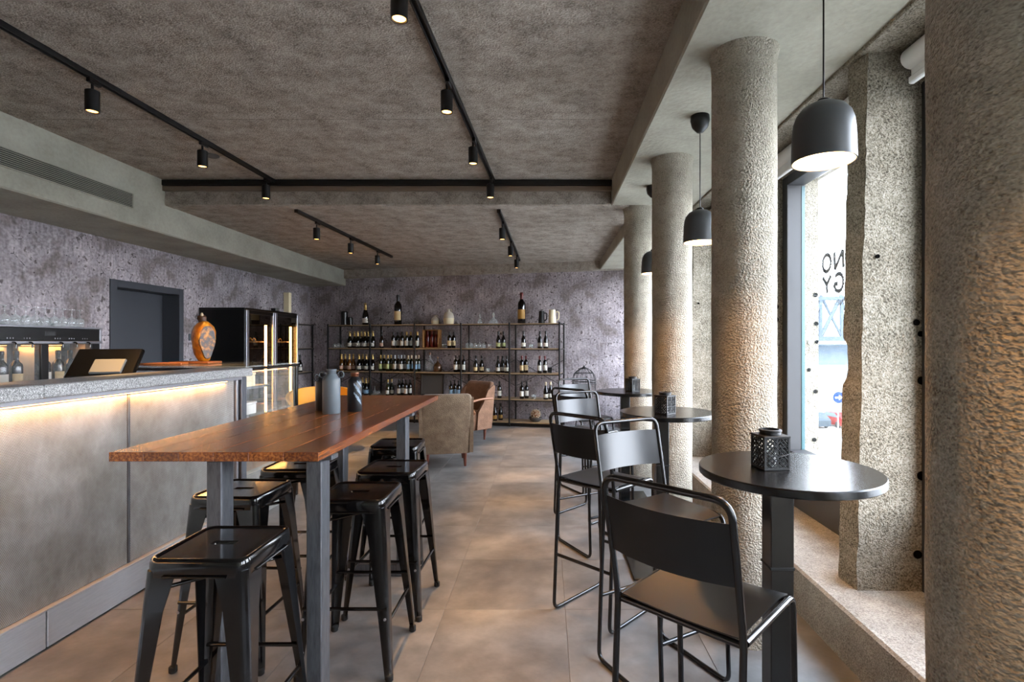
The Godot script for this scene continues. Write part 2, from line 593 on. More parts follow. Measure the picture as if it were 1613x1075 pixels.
	M.foil_silver = plain(Color(0.62, 0.65, 0.68), 0.35, 0.7)
	M.foil_cream = plain(Color(0.80, 0.74, 0.62), 0.5)
	M.paper = plain(Color(0.80, 0.78, 0.73), 0.75)
	M.paper_cream = plain(Color(0.80, 0.70, 0.52), 0.75)
	M.paper_rose = plain(Color(0.70, 0.56, 0.48), 0.75)
	M.paper_blue = plain(Color(0.50, 0.62, 0.70), 0.75)
	M.paper_gold = plain(Color(0.62, 0.46, 0.20), 0.6)
	M.paper_green = plain(Color(0.70, 0.72, 0.50), 0.75)
	M.red_bottle = plain(Color(0.33, 0.07, 0.06), 0.22)
	M.ceramic = plain(Color(0.72, 0.69, 0.62), 0.35)
	M.ceramic_cream = plain(Color(0.82, 0.77, 0.64), 0.35)
	M.stone_grey = plain(Color(0.30, 0.29, 0.28), 0.8)
	M.ink = plain(Color(0.10, 0.10, 0.10), 0.7)
	M.ink_grey = plain(Color(0.27, 0.27, 0.28), 0.9, 0, 0.1)
	M.flask_grey = plain(Color(0.36, 0.39, 0.41), 0.5)
	M.flask_dark = plain(Color(0.05, 0.055, 0.065), 0.35)
	M.print_pale = plain(Color(0.46, 0.52, 0.58), 0.5)
	M.copper = plain(Color(0.42, 0.24, 0.15), 0.4, 0.5)
	M.candle = plain(Color(0.86, 0.86, 0.84), 0.5)
	M.fat = tri_mapped(plain(Color.WHITE, 0.32), Vector3(2.2, 1.5, 2.2), false)
	M.fat.albedo_texture = ramp_tex(N, [[coarse, 0.8], [mid, 0.5]], [[0.0, Color(0.42, 0.20, 0.03)], [0.45, Color(0.74, 0.44, 0.06)], [1.0, Color(0.90, 0.66, 0.20)]])
	M.ham = tri_mapped(plain(Color.WHITE, 0.45), Vector3(2.0, 2.0, 2.0), false)
	M.ham.albedo_texture = ramp_tex(N, [[mid, 1.1], [coarse, 0.7], [fine, 0.5]], [[0.0, Color(0.10, 0.09, 0.085)], [0.38, Color(0.24, 0.18, 0.14)], [0.55, Color(0.46, 0.29, 0.11)], [1.0, Color(0.80, 0.55, 0.18)]])
	M.hoof = plain(Color(0.30, 0.17, 0.08), 0.5)
	M.box_cream = plain(Color(0.85, 0.80, 0.66), 0.6)
	M.box_white = plain(Color(0.84, 0.83, 0.80), 0.6)
	M.steel_inside = plain(Color(0.62, 0.58, 0.52), 0.4, 0.3)
	M.hole = plain(Color(0.035, 0.03, 0.028), 0.95, 0, 0.1)
	M.plug = plain(Color(0.44, 0.44, 0.38), 0.8)
	# outside
	M.paving = tri_mapped(plain(Color.WHITE, 0.85), Vector3(0.3, 0.3, 0.3))
	M.paving.albedo_texture = ramp_tex(N, [[grit, 0.4], [coarse, 0.4]], [[0.0, Color(0.50, 0.49, 0.48)], [1.0, Color(0.66, 0.65, 0.63)]])
	M.water = plain(Color(0.42, 0.48, 0.52), 0.12)
	M.far_bank = plain(Color(0.30, 0.345, 0.38), 0.9)
	M.bridge = plain(Color(0.25, 0.28, 0.31), 0.9, 0, 0.2)
	M.sign_blue = plain(Color(0.01, 0.13, 0.36), 0.8, 0, 0.2)
	M.sign_white = plain(Color(0.85, 0.85, 0.85), 0.5)
	M.car_red = plain(Color(0.40, 0.05, 0.05), 0.7, 0, 0.2)
	M.car_dark = plain(Color(0.15, 0.18, 0.20), 0.7, 0, 0.2)
	M.car_glass = plain(Color(0.24, 0.30, 0.33), 0.4, 0, 0.3)
	M.pole = plain(Color(0.45, 0.45, 0.46), 0.5, 0.5)

# ---------------------------------------------------------------- main
func _ready() -> void:
	rng.seed = 7
	# camera: looks straight along the room, with a shifted lens
	var cam := Camera3D.new()
	cam.name = "camera"
	cam.projection = Camera3D.PROJECTION_FRUSTUM
	cam.near = 0.05
	cam.far = 900.0
	cam.size = 2.0 * 537.5 / FOCAL * cam.near
	cam.frustum_offset = Vector2(-54.5, 3.5) / FOCAL * cam.near
	cam.position = Vector3(0, EYE, 0)
	add_child(cam)
	cam.current = true
	# overcast sky and exposure
	var env := Environment.new()
	env.background_mode = Environment.BG_SKY
	var sky_mat := ProceduralSkyMaterial.new()
	sky_mat.sky_top_color = Color(0.84, 0.90, 0.98)
	sky_mat.sky_horizon_color = Color(0.95, 0.97, 1.0)
	sky_mat.sky_curve = 0.3
	sky_mat.ground_horizon_color = Color(0.70, 0.71, 0.72)
	sky_mat.ground_bottom_color = Color(0.55, 0.55, 0.54)
	sky_mat.sky_energy_multiplier = 3.9
	sky_mat.ground_energy_multiplier = 3.9
	sky_mat.sun_angle_max = 0.1
	var sky := Sky.new()
	sky.sky_material = sky_mat
	env.sky = sky
	env.ambient_light_source = Environment.AMBIENT_SOURCE_SKY
	env.tonemap_mode = Environment.TONE_MAPPER_LINEAR
	env.tonemap_exposure = 1.3
	env.sdfgi_enabled = true
	env.ssao_enabled = true
	env.ssil_enabled = true
	var we := WorldEnvironment.new()
	we.name = "environment"
	we.environment = env
	add_child(we)

	make_materials()
	make_room()
	make_window_wall()
	make_outside()
	make_counter()
	make_back_bar()
	make_long_table()
	make_stools()
	make_round_tables()
	make_chairs()
	make_shelves()
	make_lounge()
	make_lamps()

# the angled end wall: runs from far on the bar side to nearer on the window side
const UX := 0.9737
const UD := -0.2278
const FLX := -4.135     # front foot of the shelf, bar side
const FLD := 9.92
const TURN := -0.2298

func wall_point(s: float, t: float) -> Vector2:     # s along, t behind the shelf front: (x, d)
	return Vector2(FLX + s * UX - t * UD, FLD + s * UD + t * UX)

func shelf_s(px: float, t: float) -> float:
	var k := (px - 861.0) / FOCAL
	return (k * (FLD + t * UX) - FLX + t * UD) / (UX - k * UD)

func make_room() -> void:
	# floor: large square vinyl tiles with hairline joints
	var f := structure("floor", "grey brown stone look floor tiles with hairline joints")
	slab(f, "floor_bed", -5.4, 2.2, -0.25, -0.004, -3.2, 11.4, M.joint)
	var tile := box(Vector3(0.648, 0.02, 0.648), 0.0012)
	var nx := 10
	var nd := 22
	var x0 := -5.10
	var made := 0
	for j in nd:
		for i in nx:
			var x := x0 + 0.65 * i + 0.325
			var d := -3.0 + 0.65 * j + 0.325
			if x > 1.4 or made >= 299:
				continue
			if d < 0.2 and j % 2 == 9:
				continue
			part(f, "floor_tile", tile, M.floor[(i * 7 + j * 5 + (i * j) % 3) % 4], P(x, -0.01, d))
			made += 1

	# ceiling: high slabs near, a lower slab past the step, dropped boxes on both sides
	var c := structure("ceiling", "raw board marked concrete ceiling with a step and dropped beams")
	slab(c, "ceiling_slab", -4.1, 0.75, 3.12, 3.4, -3.2, 3.954, M.ceiling, 0.006)
	slab(c, "ceiling_slab", -4.1, 0.75, 3.124, 3.4, 3.962, 5.60, M.ceiling, 0.006)
	slab(c, "ceiling_slab", -4.1, 2.3, 2.87, 3.4, 5.50, 11.4, M.ceiling, 0.004)
	slab(c, "window_side_soffit", 0.67, 2.3, 2.872, 3.4, -3.2, 5.47, M.soffit, 0.01)
	slab(c, "window_side_beam", 0.925, 2.3, 2.72, 2.9, 6.3, 11.0, M.soffit, 0.01)
	slab(c, "bar_side_soffit", -5.4, -3.95, 2.57, 3.4, -3.2, 11.4, M.soffit, 0.012)
	slab(c, "step_beam", -4.0, 0.67, 2.866, 3.3, 5.455, 5.6, M.ceiling, 0.012)
	slab(c, "steel_channel", -3.95, 0.67, 3.008, 3.058, 5.41, 5.46, M.channel, 0.004)
	slab(c, "black_rail", -3.95, 0.67, 3.062, 3.118, 5.40, 5.46, M.spot_black, 0.004)
	var g := wall_point(2.2, 0.38)
	part(c, "end_beam", box(Vector3(8.4, 0.7, 0.4), 0.01), M.ceiling, P(g.x - 0.2 * UD, 2.705 + 0.35, g.y + 0.2 * UX), Vector3(0, TURN, 0))
	var disc := thing("ceiling_grille", "small round flat grille set in the raw concrete ceiling", "grille", P(-3.0, 3.109, 4.71))
	part(disc, "rim", lathe([Vector2(0.052, 0.012), Vector2(0.066, 0.012), Vector2(0.066, 0.004), Vector2(0.052, 0.0), Vector2(0.052, 0.012)], 24), M.stone_grey)
	part(disc, "plate", cyl(0.05, 0.008, 20), M.stone_grey, Vector3(0, 0.003, 0))

	# end wall
	var w := wall_point(2.2, 0.47)
	var wb := structure("wall_back", "distressed purple grey plaster end wall behind the shelves", P(w.x - 0.15 * UD, 0, w.y + 0.15 * UX), TURN)
	part(wb, "plaster_face", box(Vector3(9.4, 3.3, 0.3)), M.plaster, Vector3(0, 1.6, 0))
	# bar side wall with a door opening
	var wl := structure("wall_left", "distressed purple grey plaster wall behind the bar")
	slab(wl, "plaster_face", -5.3, -4.73, -0.05, 2.65, -3.2, 5.70, M.plaster)
	slab(wl, "plaster_face", -5.3, -4.73, -0.05, 2.65, 6.85, 11.4, M.plaster)
	slab(wl, "plaster_face", -5.3, -4.73, 2.14, 2.65, 5.70, 6.85, M.plaster)
	var dr := structure("door_1", "dark blue grey flush door set back in a wide painted frame")
	slab(dr, "frame_jamb", -4.95, -4.715, 0, 2.14, 5.702, 5.79, M.grey_paint, 0.003)
	slab(dr, "frame_jamb", -4.95, -4.715, 0, 2.14, 6.77, 6.848, M.grey_paint, 0.003)
	slab(dr, "frame_head", -4.95, -4.715, 2.06, 2.14, 5.79, 6.77, M.grey_paint, 0.003)
	slab(dr, "door_leaf", -4.98, -4.935, 0.0, 2.06, 5.79, 6.77, M.grey_paint, 0.003)
	slab(dr, "door_handle", -4.934, -4.90, 1.02, 1.04, 5.84, 5.96, M.alu, 0.004)
	var sw := thing("light_switch", "pale square wall switch plate beside the grey door", "switch", P(-4.73, 1.52, 7.0))
	part(sw, "plate", box(Vector3(0.02, 0.09, 0.09), 0.004), M.flask_grey, Vector3(0.01, 0, 0))
	part(sw, "rocker", box(Vector3(0.012, 0.055, 0.055), 0.003), M.flask_grey, Vector3(0.022, 0, 0))
	# wall behind the camera
	var wf := structure("wall_front", "plain concrete wall closing the room behind the viewer")
	slab(wf, "concrete_face", -5.4, 2.3, -0.05, 3.3, -3.3, -3.0, M.soffit)

	# air vent in the bar side beam
	var v := thing("air_vent", "long slatted air vent in the dropped beam above the bar", "vent", P(-3.95, 2.795, 3.9))
	part(v, "backing", box(Vector3(0.006, 0.134, 2.24)), M.black_matt, Vector3(0.001, 0, 0))
	for e in [-1, 1]:
		part(v, "frame_rail", box(Vector3(0.016, 0.010, 2.26), 0.002), M.soffit, Vector3(0.008, 0.069 * e, 0))
		part(v, "frame_end", box(Vector3(0.016, 0.128, 0.012), 0.002), M.soffit, Vector3(0.008, 0, 1.124 * e))
	for k in 8:
		part(v, "slat", box(Vector3(0.010, 0.004, 2.23)), M.soffit, Vector3(0.009, -0.0525 + 0.015 * k, 0))

	# round columns
	var names := ["rough grey concrete column filling the near window side edge", "rough concrete column beside the nearest round table", "rough concrete column beside the middle round table", "farthest rough concrete column by the end wall"]
	var ds := [1.10, 2.62, 4.12, 5.62]
	for k in 4:
		var o := thing("concrete_column", names[k], "column", P(0.98, 0, ds[k]), 0.7 * k, "round concrete columns")
		var st := ST()
		var rings := []
		var seg := 48
		var nz := FastNoiseLite.new()
		nz.seed = 60 + k
		nz.frequency = 2.2
		for i in 61:
			var y := 2.885 * i / 60.0
			var ring := []
			for j in seg:
				var t := TAU * j / seg
				var r := 0.1535 + 0.0035 * nz.get_noise_3d(cos(t) * 0.6, y, sin(t) * 0.6) + 0.0016 * nz.get_noise_3d(cos(t) * 3, y * 4, sin(t) * 3)
				if y > 2.82:
					r += (y - 2.82) * 0.25
				ring.append(Vector3(cos(t) * r, y, sin(t) * r))
			rings.append(ring)
		add_loft(st, rings)
		part(o, "shaft", done(st), M.column)

func make_window_wall() -> void:
	var wr := structure("wall_right", "window wall of exposed aggregate concrete with a deep sill and lintel")
	slab(wr, "sill", 1.34, 2.3, -0.05, 0.24, -3.2, 11.0, M.sill, 0.012)
	slab(wr, "lintel", 1.80, 2.12, 2.70, 3.3, -3.2, 11.0, M.aggregate, 0.012)
	slab(wr, "head_strip", 1.525, 1.81, 2.852, 3.2, -3.2, 6.28, M.aggregate, 0.006)
	# piers
	var near := [Vector2(1.585, 2.80), Vector2(1.527, 2.70), Vector2(1.535, 2.555), Vector2(2.085, 2.54), Vector2(2.085, 2.79)]
	var nz := FastNoiseLite.new()
	nz.seed = 77
	nz.frequency = 1.0
	for k in range(-3, 4):
		var off := 1.5 * k
		var label := ""
		if k == 0:
			label = "chipped aggregate concrete pier behind the nearest round table"
		elif k > 0:
			label = "aggregate concrete window pier, %s one past the chipped pier" % ordinal(k - 1)
		else:
			label = "aggregate concrete window pier on the near side of the room, %s from the chipped pier" % ordinal(-k - 1)
		var o := thing("window_pier", label, "pier", P(1.8, 0.238, 2.66 + off), 0.0, "aggregate piers of the window wall")
		var rings := []
		var n_y := 64
		var tall := 2.464 if off > 3.5 else 2.624
		for i in n_y + 1:
			var y := tall * i / n_y
			var ring := []
			for q in near.size():
				var p: Vector2 = near[q]
				var e := 0.5 - y / 2.464
				var x := p.x
				var d := p.y
				if q == 1 or q == 0 or q == 2:
					x -= 0.05 * (e + 0.5) - 0.02
					x += 0.010 * nz.get_noise_2d(y * 6 + 40 * q, 10.0 * k)
					d += 0.006 * nz.get_noise_2d(y * 9 + 40 * q, 5.0 + 10.0 * k)
					if k == 0 and q <= 1 and y > 1.02 and y < 1.20:    # broken edge
						x += 0.022
				if absf(y - 2.464) < tall / n_y * 0.6:      # open joint under the head block
					x += 0.006 if q < 3 else 0.0
					d += 0.006 if q == 2 or q == 3 else 0.0
				ring.append(Vector3(x - 1.8, y, -(d - 2.66)))
			# insert points along the long faces so that they can be uneven
			rings.append(ring)
		var st := ST()
		for i in n_y:
			for j in 5:
				var j2 := (j + 1) % 5
				quad(st, rings[i][j2], rings[i][j], rings[i + 1][j], rings[i + 1][j2], 10 + j)
		for j in range(1, 4):
			tri(st, rings[0][0], rings[0][j + 1], rings[0][j])
			tri(st, rings[-1][0], rings[-1][j], rings[-1][j + 1])
		part(o, "pier_body", done(st), M.aggregate)
		# old fixing holes
		if k >= 0 and k < 3:
			var holes := [[2.06, 1.81, 0.016], [2.065, 1.59, 0.016], [2.07, 1.45, 0.014], [2.01, 1.236, 0.014], [2.06, 1.07, 0.016], [2.05, 0.70, 0.016], [1.76, 1.72, 0.02], [1.76, 1.62, 0.02]] if k == 1 else [[1.785, 1.54, 0.015], [1.805, 1.485, 0.014], [1.81, 1.26, 0.020], [1.81, 0.80, 0.022], [1.79, 0.42, 0.020], [1.60, 1.86, 0.010]]
			for h in holes:
				var m := part(o, "fixing_hole", cyl(h[2], 0.006, 14), M.hole, Vector3(h[0] - 1.8, h[1] - 0.238, 0.112), Vector3(PI / 2, 0, 0))
				m.position.z = 0.1125 - (h[0] - 1.535) * -0.026 - 0.004
			if k == 1:
				part(o, "fixing_plug", cyl(0.022, 0.01, 14, 0.003), M.plug, Vector3(2.02 - 1.8, 1.445 - 0.238, 0.118), Vector3(PI / 2, 0, 0))
	# windows between the piers
	for k in range(-3, 4):
		var a := 2.80 + 1.5 * k
		var b := 4.05 + 1.5 * k if k < 3 else 9.0
		var o := structure("window_%d" % (k + 4), "tall fixed window between two concrete piers with a dark lower panel", P(1.88, 0.24, (a + b) / 2))
		for e in [[a + 0.03, 0], [b - 0.045, 1]]:
			slab(o, "frame_stile", 1.81, 1.945, 0.24, 2.70, e[0] - 0.04, e[0] + 0.04, M.frame_grey, 0.003)
		slab(o, "frame_rail", 1.81, 1.945, 2.63, 2.70, a + 0.07, b - 0.085, M.frame_grey, 0.003)
		slab(o, "frame_rail", 1.81, 1.945, 0.58, 0.64, a + 0.07, b - 0.085, M.frame_grey, 0.003)
		slab(o, "lower_panel", 1.82, 1.90, 0.24, 0.58, a + 0.07, b - 0.085, M.panel_grey, 0.002)
		slab(o, "pane", 1.927, 1.933, 0.64, 2.62, a + 0.07, b - 0.085, M.glass)
		slab(o, "pane_edge", 1.918, 1.942, 0.64, 2.62, b - 0.089, b - 0.0845, M.glass_edge)
		# roller blind rolled up under the lintel
		var rb := thing("roller_blind", "white rolled up blind under the lintel, %s window from the viewer" % ordinal(k + 3), "blind", P(1.735, 2.795 if k < 2 else 2.665, (a + b) / 2 - 0.01), 0.0, "rolled up window blinds")
		var st := ST()
		var hl := (b - a) / 2 - 0.025
		add_lathe(st, [Vector2(0, -hl), Vector2(0.046, -hl), Vector2(0.05, 0.004 - hl), Vector2(0.05, hl - 0.004), Vector2(0.046, hl), Vector2(0, hl)], 20, Transform3D(Basis(Vector3.RIGHT, PI / 2), Vector3.ZERO))
		part(rb, "roll", done(st), M.white_plastic)
		part(rb, "bottom_bar", box(Vector3(0.03, 0.035, hl * 2 - 0.01), 0.006), M.white_plastic, Vector3(0.0, -0.105, 0))
		part(rb, "blind_cloth", box(Vector3(0.003, 0.085, hl * 2 - 0.02)), M.white_plastic, Vector3(0.0, -0.07, 0))
	# lettering on the outer side of the pane past the chipped pier
	var sig := thing("window_lettering", "dark grey lettering stuck on the window pane, seen from behind", "lettering", P(1.938, 1.69, 3.70))
	var strokes := {
		"V": [[Vector2(0, 1), Vector2(0.45, 0), Vector2(0.9, 1)]], "I": [[Vector2(0.1, 0), Vector2(0.1, 1)]],
		"N": [[Vector2(0, 0), Vector2(0.05, 1), Vector2(0.75, 0), Vector2(0.8, 1)]], "L": [[Vector2(0, 1), Vector2(0.05, 0), Vector2(0.6, 0)]],
		"Y": [[Vector2(0, 1), Vector2(0.4, 0.5), Vector2(0.8, 1)], [Vector2(0.4, 0.5), Vector2(0.35, 0)]], "O": [[]], "G": [[]]}
	for k in 20:
		var t := TAU * k / 19 + PI / 2
		strokes["O"][0].append(Vector2(0.42 + cos(t) * 0.40, 0.5 + sin(t) * 0.5))
	for k in 15:
		var t := 0.75 + 4.9 * k / 14
		strokes["G"][0].append(Vector2(0.44 + cos(t) * 0.42, 0.5 + sin(t) * 0.5))
	strokes["G"][0].append(Vector2(0.84, 0.46))
	strokes["G"][0].append(Vector2(0.50, 0.44))
	# each word runs away from the viewer and ends at the far side of the pane
	for r in [["VINO", 0.245, 0.118], ["LOGY", 0.095, 0.118]]:
		var end := 0.0
		for k in range(3, -1, -1):
			var ch: String = r[0][k]
			var wide := 0.0
			for st in strokes[ch]:
				for p in st:
					wide = maxf(wide, p.x)
			var left: float = end + wide * 0.135
			var mesh := ST()
			for st in strokes[ch]:
				var pts := []
				for p in st:
					pts.append(Vector3(0, r[1] + p.y * r[2], left - p.x * 0.135))
				for q in pts.size() - 1:
					add_tube(mesh, [pts[q], pts[q + 1]], 0.016, 10)
			var mi := part(sig, "letter", done(mesh), M.ink_grey)
			mi.scale.x = 0.08
			end = left + 0.040
	var tm := TextMesh.new()
	var font := SystemFont.new()
	font.font_names = PackedStringArray(["Droid Sans"])
	tm.font = font
	tm.text = "WINE BAR"
	tm.font_size = 64
	tm.pixel_size = 0.01
	tm.depth = 0.05
	var bb := tm.get_aabb()
	var sc: float = 0.036 / bb.size.y
	var small := part(sig, "small_text", tm, M.ink_grey)
	small.rotation.y = PI / 2
	small.scale = Vector3(sc * 1.3, sc, 0.04)
	small.position = Vector3(0, 0.005 - bb.position.y * sc, 0.05 + (bb.position.x + bb.size.x) * sc * 1.3)

func make_outside() -> void:
	var pv := structure("ground_outside", "pale paved quay outside the windows, lower than the room")
	slab(pv, "paving_bed", 2.3, 90, -7.2, -6.8, -60, 76, M.paving)
	var wt := thing("river", "pale flat river beyond the paved quay", "river", P(0, -9.0, 150))
	wt.set_meta("kind", "stuff")
	part(wt, "water_surface", box(Vector3(900, 0.2, 520)), M.water, Vector3(200, -0.1, 0))
	var fb := structure("far_bank", "hazy far river bank beyond the water", P(150, -9, 262))
	part(fb, "bank_wall", box(Vector3(600, 9.6, 8)), M.far_bank, Vector3(0, 4.8, 0))
	# truss bridge
	var b := thing("truss_bridge", "pale hazy steel truss bridge across the river", "bridge", P(130, 0.3, 250))
	part(b, "deck", box(Vector3(260, 2.4, 6)), M.bridge, Vector3(0, 3.2, 0))
	part(b, "lower_rail", box(Vector3(260, 0.5, 6)), M.bridge, Vector3(0, 0.6, 0))
	for k in 26:
		var x := -130.0 + 10.0 * k
		var st := ST()
		add_tube(st, [Vector3(x, 4, 0), Vector3(x + 10.0, 20 if k % 2 == 0 else 24, 0)], 1.0, 6)
		part(b, "diagonal_brace", done(st), M.bridge)
		var st2 := ST()
		add_tube(st2, [Vector3(x + 10.0, 4, 0), Vector3(x, 20 if k % 2 == 0 else 24, 0)], 0.7, 6)
		part(b, "diagonal_brace", done(st2), M.bridge)
		part(b, "post", box(Vector3(1.4, 19, 1.4)), M.bridge, Vector3(x, 13, 0))
	part(b, "upper_chord", box(Vector3(260, 2.0, 2)), M.bridge, Vector3(0, 22.4, 0))
	# road sign with a white arrow
	var s := thing("road_sign", "round blue road sign with a white arrow on a thin post", "sign", P(27.1, -6.8, 49.0))
	part(s, "post", cyl(0.06, 3.6, 10), M.pole)
	part(s, "sign_disc", cyl(0.54, 0.03, 28), M.sign_blue, Vector3(0, 3.2, 0.08), Vector3(PI / 2, 0, 0))
	var arrow := [Vector2(-0.16, -0.035), Vector2(0.02, -0.035), Vector2(0.02, -0.11), Vector2(0.17, 0), Vector2(0.02, 0.11), Vector2(0.02, 0.035), Vector2(-0.16, 0.035)]
	var ar := part(s, "arrow", prism(arrow, 0.0, 0.01), M.sign_white, Vector3(0.0, 3.2, 0.115), Vector3(PI / 2, 0, 0))
	ar.scale = Vector3(2, 1, 2)
	# parked cars on the quay
	for e in [[26.3, 52.5, -1.45, "car_dark", "dark grey hatchback car parked on the quay outside"], [28.9, 52.5, -1.45, "car_red", "red car parked behind the road sign outside"]]:
		var c := thing("parked_car", e[4], "car", P(e[0], -6.8, e[1]), e[2], "cars on the quay")
		var hull := [Vector2(-2.0, 0.25), Vector2(-2.05, 0.75), Vector2(-1.7, 0.95), Vector2(-1.2, 1.0), Vector2(-0.5, 1.42), Vector2(0.9, 1.45), Vector2(1.75, 1.0), Vector2(2.0, 0.8), Vector2(2.0, 0.25)]
		var st := ST()
		add_prism(st, PackedVector2Array(hull), -0.8, 0.8, Transform3D(Basis(Vector3.RIGHT, PI / 2).scaled(Vector3(1, -1, 1)), Vector3.ZERO))
		part(c, "body", done(st), M[e[3]])
		var glass_shape := [Vector2(-1.05, 1.0), Vector2(-0.45, 1.38), Vector2(0.8, 1.40), Vector2(1.4, 1.0)]
		for side in [-1.0, 1.0]:
			var sg := ST()
			add_prism(sg, PackedVector2Array(glass_shape), side * 0.8 - 0.01, side * 0.8 + 0.01, Transform3D(Basis(Vector3.RIGHT, PI / 2).scaled(Vector3(1, -1, 1)), Vector3.ZERO))
			part(c, "side_window", done(sg), M.car_glass)
			for wx in [-1.25, 1.25]:
				part(c, "wheel", cyl(0.32, 0.2, 18, 0.03), M.rubber, Vector3(wx, 0.32, side * 0.78 - 0.1), Vector3(PI / 2, 0, 0))
		part(c, "windscreen", box(Vector3(0.75, 0.02, 1.4)), M.car_glass, Vector3(-0.86, 1.22, 0), Vector3(0, 0, 0.52))

# ---------------------------------------------------------------- the counter and what stands on it
func warm_strip(parent: Node3D, called: String, size: Vector3, at: Vector3, face: Vector3, energy: float, light: float) -> void:
	part(parent, called, box(size), glow(Color(1.0, 0.72, 0.38), energy), at)
	var a := AreaLight3D.new()
	a.name = "strip_light"
	var long := maxf(size.x, maxf(size.y, size.z))
	parent.add_child(a, true)
	var up := Vector3.UP if absf(face.y) < 0.5 else Vector3.RIGHT
	a.basis = Basis.looking_at(face, up)
	a.area_size = Vector2(long, 0.02) if size.z == long else Vector2(0.02, long)
	if absf(face.y) > 0.5:
		a.area_size = Vector2(long, 0.02)
		a.basis = Basis.looking_at(face, Vector3.RIGHT)
	a.position = at + face * 0.012
	a.light_color = Color(1.0, 0.70, 0.36)
	a.light_energy = light
	a.shadow_enabled = true
	a.area_range = 14.0

func make_counter() -> void:
	var b := thing("bar_counter", "bar counter fronted with perforated steel panels and lit under its ledge", "counter", P(-2.6, 0, 2.2))
	slab(b, "carcass", -2.95, -2.405, 0.02, 1.075, -0.6, 4.06, M.black_matt)
	var seams := [-0.06, 0.96, 1.98, 3.0, 4.02]
	for k in 4:
		slab(b, "steel_panel", -2.40, -2.380, 0.19, 1.158, seams[k] + 0.009, seams[k + 1] - 0.009, M.perforated, 0.002)
		if k > 0:
			slab(b, "seam_strip", -2.40, -2.375, 0.19, 1.158, seams[k] - 0.008, seams[k] + 0.008, M.raw_steel, 0.002)
	for e in [[-0.6, 1.2], [1.205, 2.48], [2.485, 4.05]]:
		slab(b, "plinth_board", -2.40, -2.352, 0.005, 0.178, e[0], e[1] - 0.003, M.brushed, 0.003)
	slab(b, "plinth_cap", -2.40, -2.348, 0.179, 0.188, -0.6, 4.05, M.brushed, 0.002)
	slab(b, "end_trim", -2.40, -2.365, 0.19, 1.158, 4.022, 4.045, M.alu, 0.003)
	slab(b, "end_post", -2.44, -2.352, 0.0, 1.178, 4.065, 4.135, M.raw_steel, 0.004)
	slab(b, "top_rail", -2.40, -2.345, 1.160, 1.184, -0.6, 4.06, M.alu, 0.003)
	warm_strip(b, "led_strip", Vector3(0.010, 0.004, 4.5), Vector3(0.232, 1.1565, 0.55), Vector3.DOWN, 6.0, 2.4)
	var top := thing("stone_ledge", "speckled grey granite ledge along the top of the bar counter", "worktop", P(-2.45, 1.186, 1.7))
	slab(top, "granite_slab", -2.64, -2.285, 1.187, 1.250, -0.6, 2.4, M.granite, 0.006)
	slab(top, "granite_slab", -2.64, -2.285, 1.187, 1.250, 2.403, 4.10, M.granite, 0.006)
	var wk := thing("back_worktop", "dark working surface behind the granite bar ledge", "worktop", P(-3.0, 0, 2.2))
	slab(wk, "worktop_slab", -3.3, -2.66, 1.08, 1.12, -0.6, 4.05, M.black_matt, 0.004)

	# glass display case at the end of the counter
	var c := thing("display_case", "glass fronted chilled display case at the end of the bar", "display case", P(-2.85, 0, 4.58))
	slab(c, "base", -3.30, -2.385, 0.0, 0.38, 4.15, 5.0, M.perforated, 0.004)
	slab(c, "deck", -3.26, -2.40, 0.381, 0.41, 4.16, 4.99, M.steel_inside)
	slab(c, "rear_glass", -3.296, -3.29, 0.38, 1.222, 4.17, 4.985, M.glass)
	slab(c, "end_panel", -3.27, -2.39, 0.38, 1.20, 4.15, 4.165, M.steel_inside)
	slab(c, "glass_shelf", -3.26, -2.42, 1.065, 1.085, 4.17, 4.60, M.flask_grey)
	slab(c, "glass_shelf", -3.26, -2.42, 0.845, 0.860, 4.17, 4.98, M.thin_glass)
	slab(c, "front_glass", -2.384, -2.378, 0.38, 1.222, 4.155, 4.985, M.glass)
	slab(c, "corner_post", -2.40, -2.365, 0.0, 1.235, 4.99, 5.02, M.black_gloss, 0.003)
	slab(c, "corner_post", -3.32, -3.285, 0.0, 1.235, 4.99, 5.02, M.black_gloss, 0.003)
	slab(c, "end_glass", -3.28, -2.40, 0.41, 1.222, 4.992, 4.998, M.glass)
	slab(c, "top_frame", -2.41, -2.36, 1.225, 1.247, 4.13, 5.03, M.black_gloss, 0.003)
	slab(c, "top_frame", -3.33, -3.28, 1.225, 1.247, 4.13, 5.03, M.black_gloss, 0.003)
	slab(c, "top_frame", -3.28, -2.41, 1.225, 1.247, 4.13, 4.17, M.black_gloss, 0.003)
	slab(c, "top_frame", -3.28, -2.41, 1.225, 1.247, 4.99, 5.03, M.black_gloss, 0.003)
	slab(c, "top_glass", -3.33, -2.36, 1.248, 1.260, 4.13, 5.03, M.thin_glass)
	warm_strip(c, "led_strip", Vector3(0.012, 0.006, 0.75), Vector3(0.40, 1.205, 0.0), Vector3.DOWN, 3.0, 0.30)
	for e in [[-2.475, 1.0855, 4.285, 0.12, 0.115, 0.17, "box_cream", "cream carton with a scalloped edge on the upper shelf of the display case"], [-2.475, 0.861, 4.29, 0.12, 0.10, 0.19, "box_white", "white carton on the lower shelf of the display case"]]:
		var x := thing("carton", e[7], "carton", P(e[0], e[1], e[2]), 0.0, "cartons in the display case")
		part(x, "carton_body", box(Vector3(e[3], e[4] * 0.8, e[5]), 0.004), M[e[6]], Vector3(0, e[4] * 0.4, 0))
		part(x, "lid", box(Vector3(e[3] + 0.008, e[4] * 0.18, e[5] + 0.008), 0.004), M[e[6]], Vector3(0, e[4] * 0.9, 0))
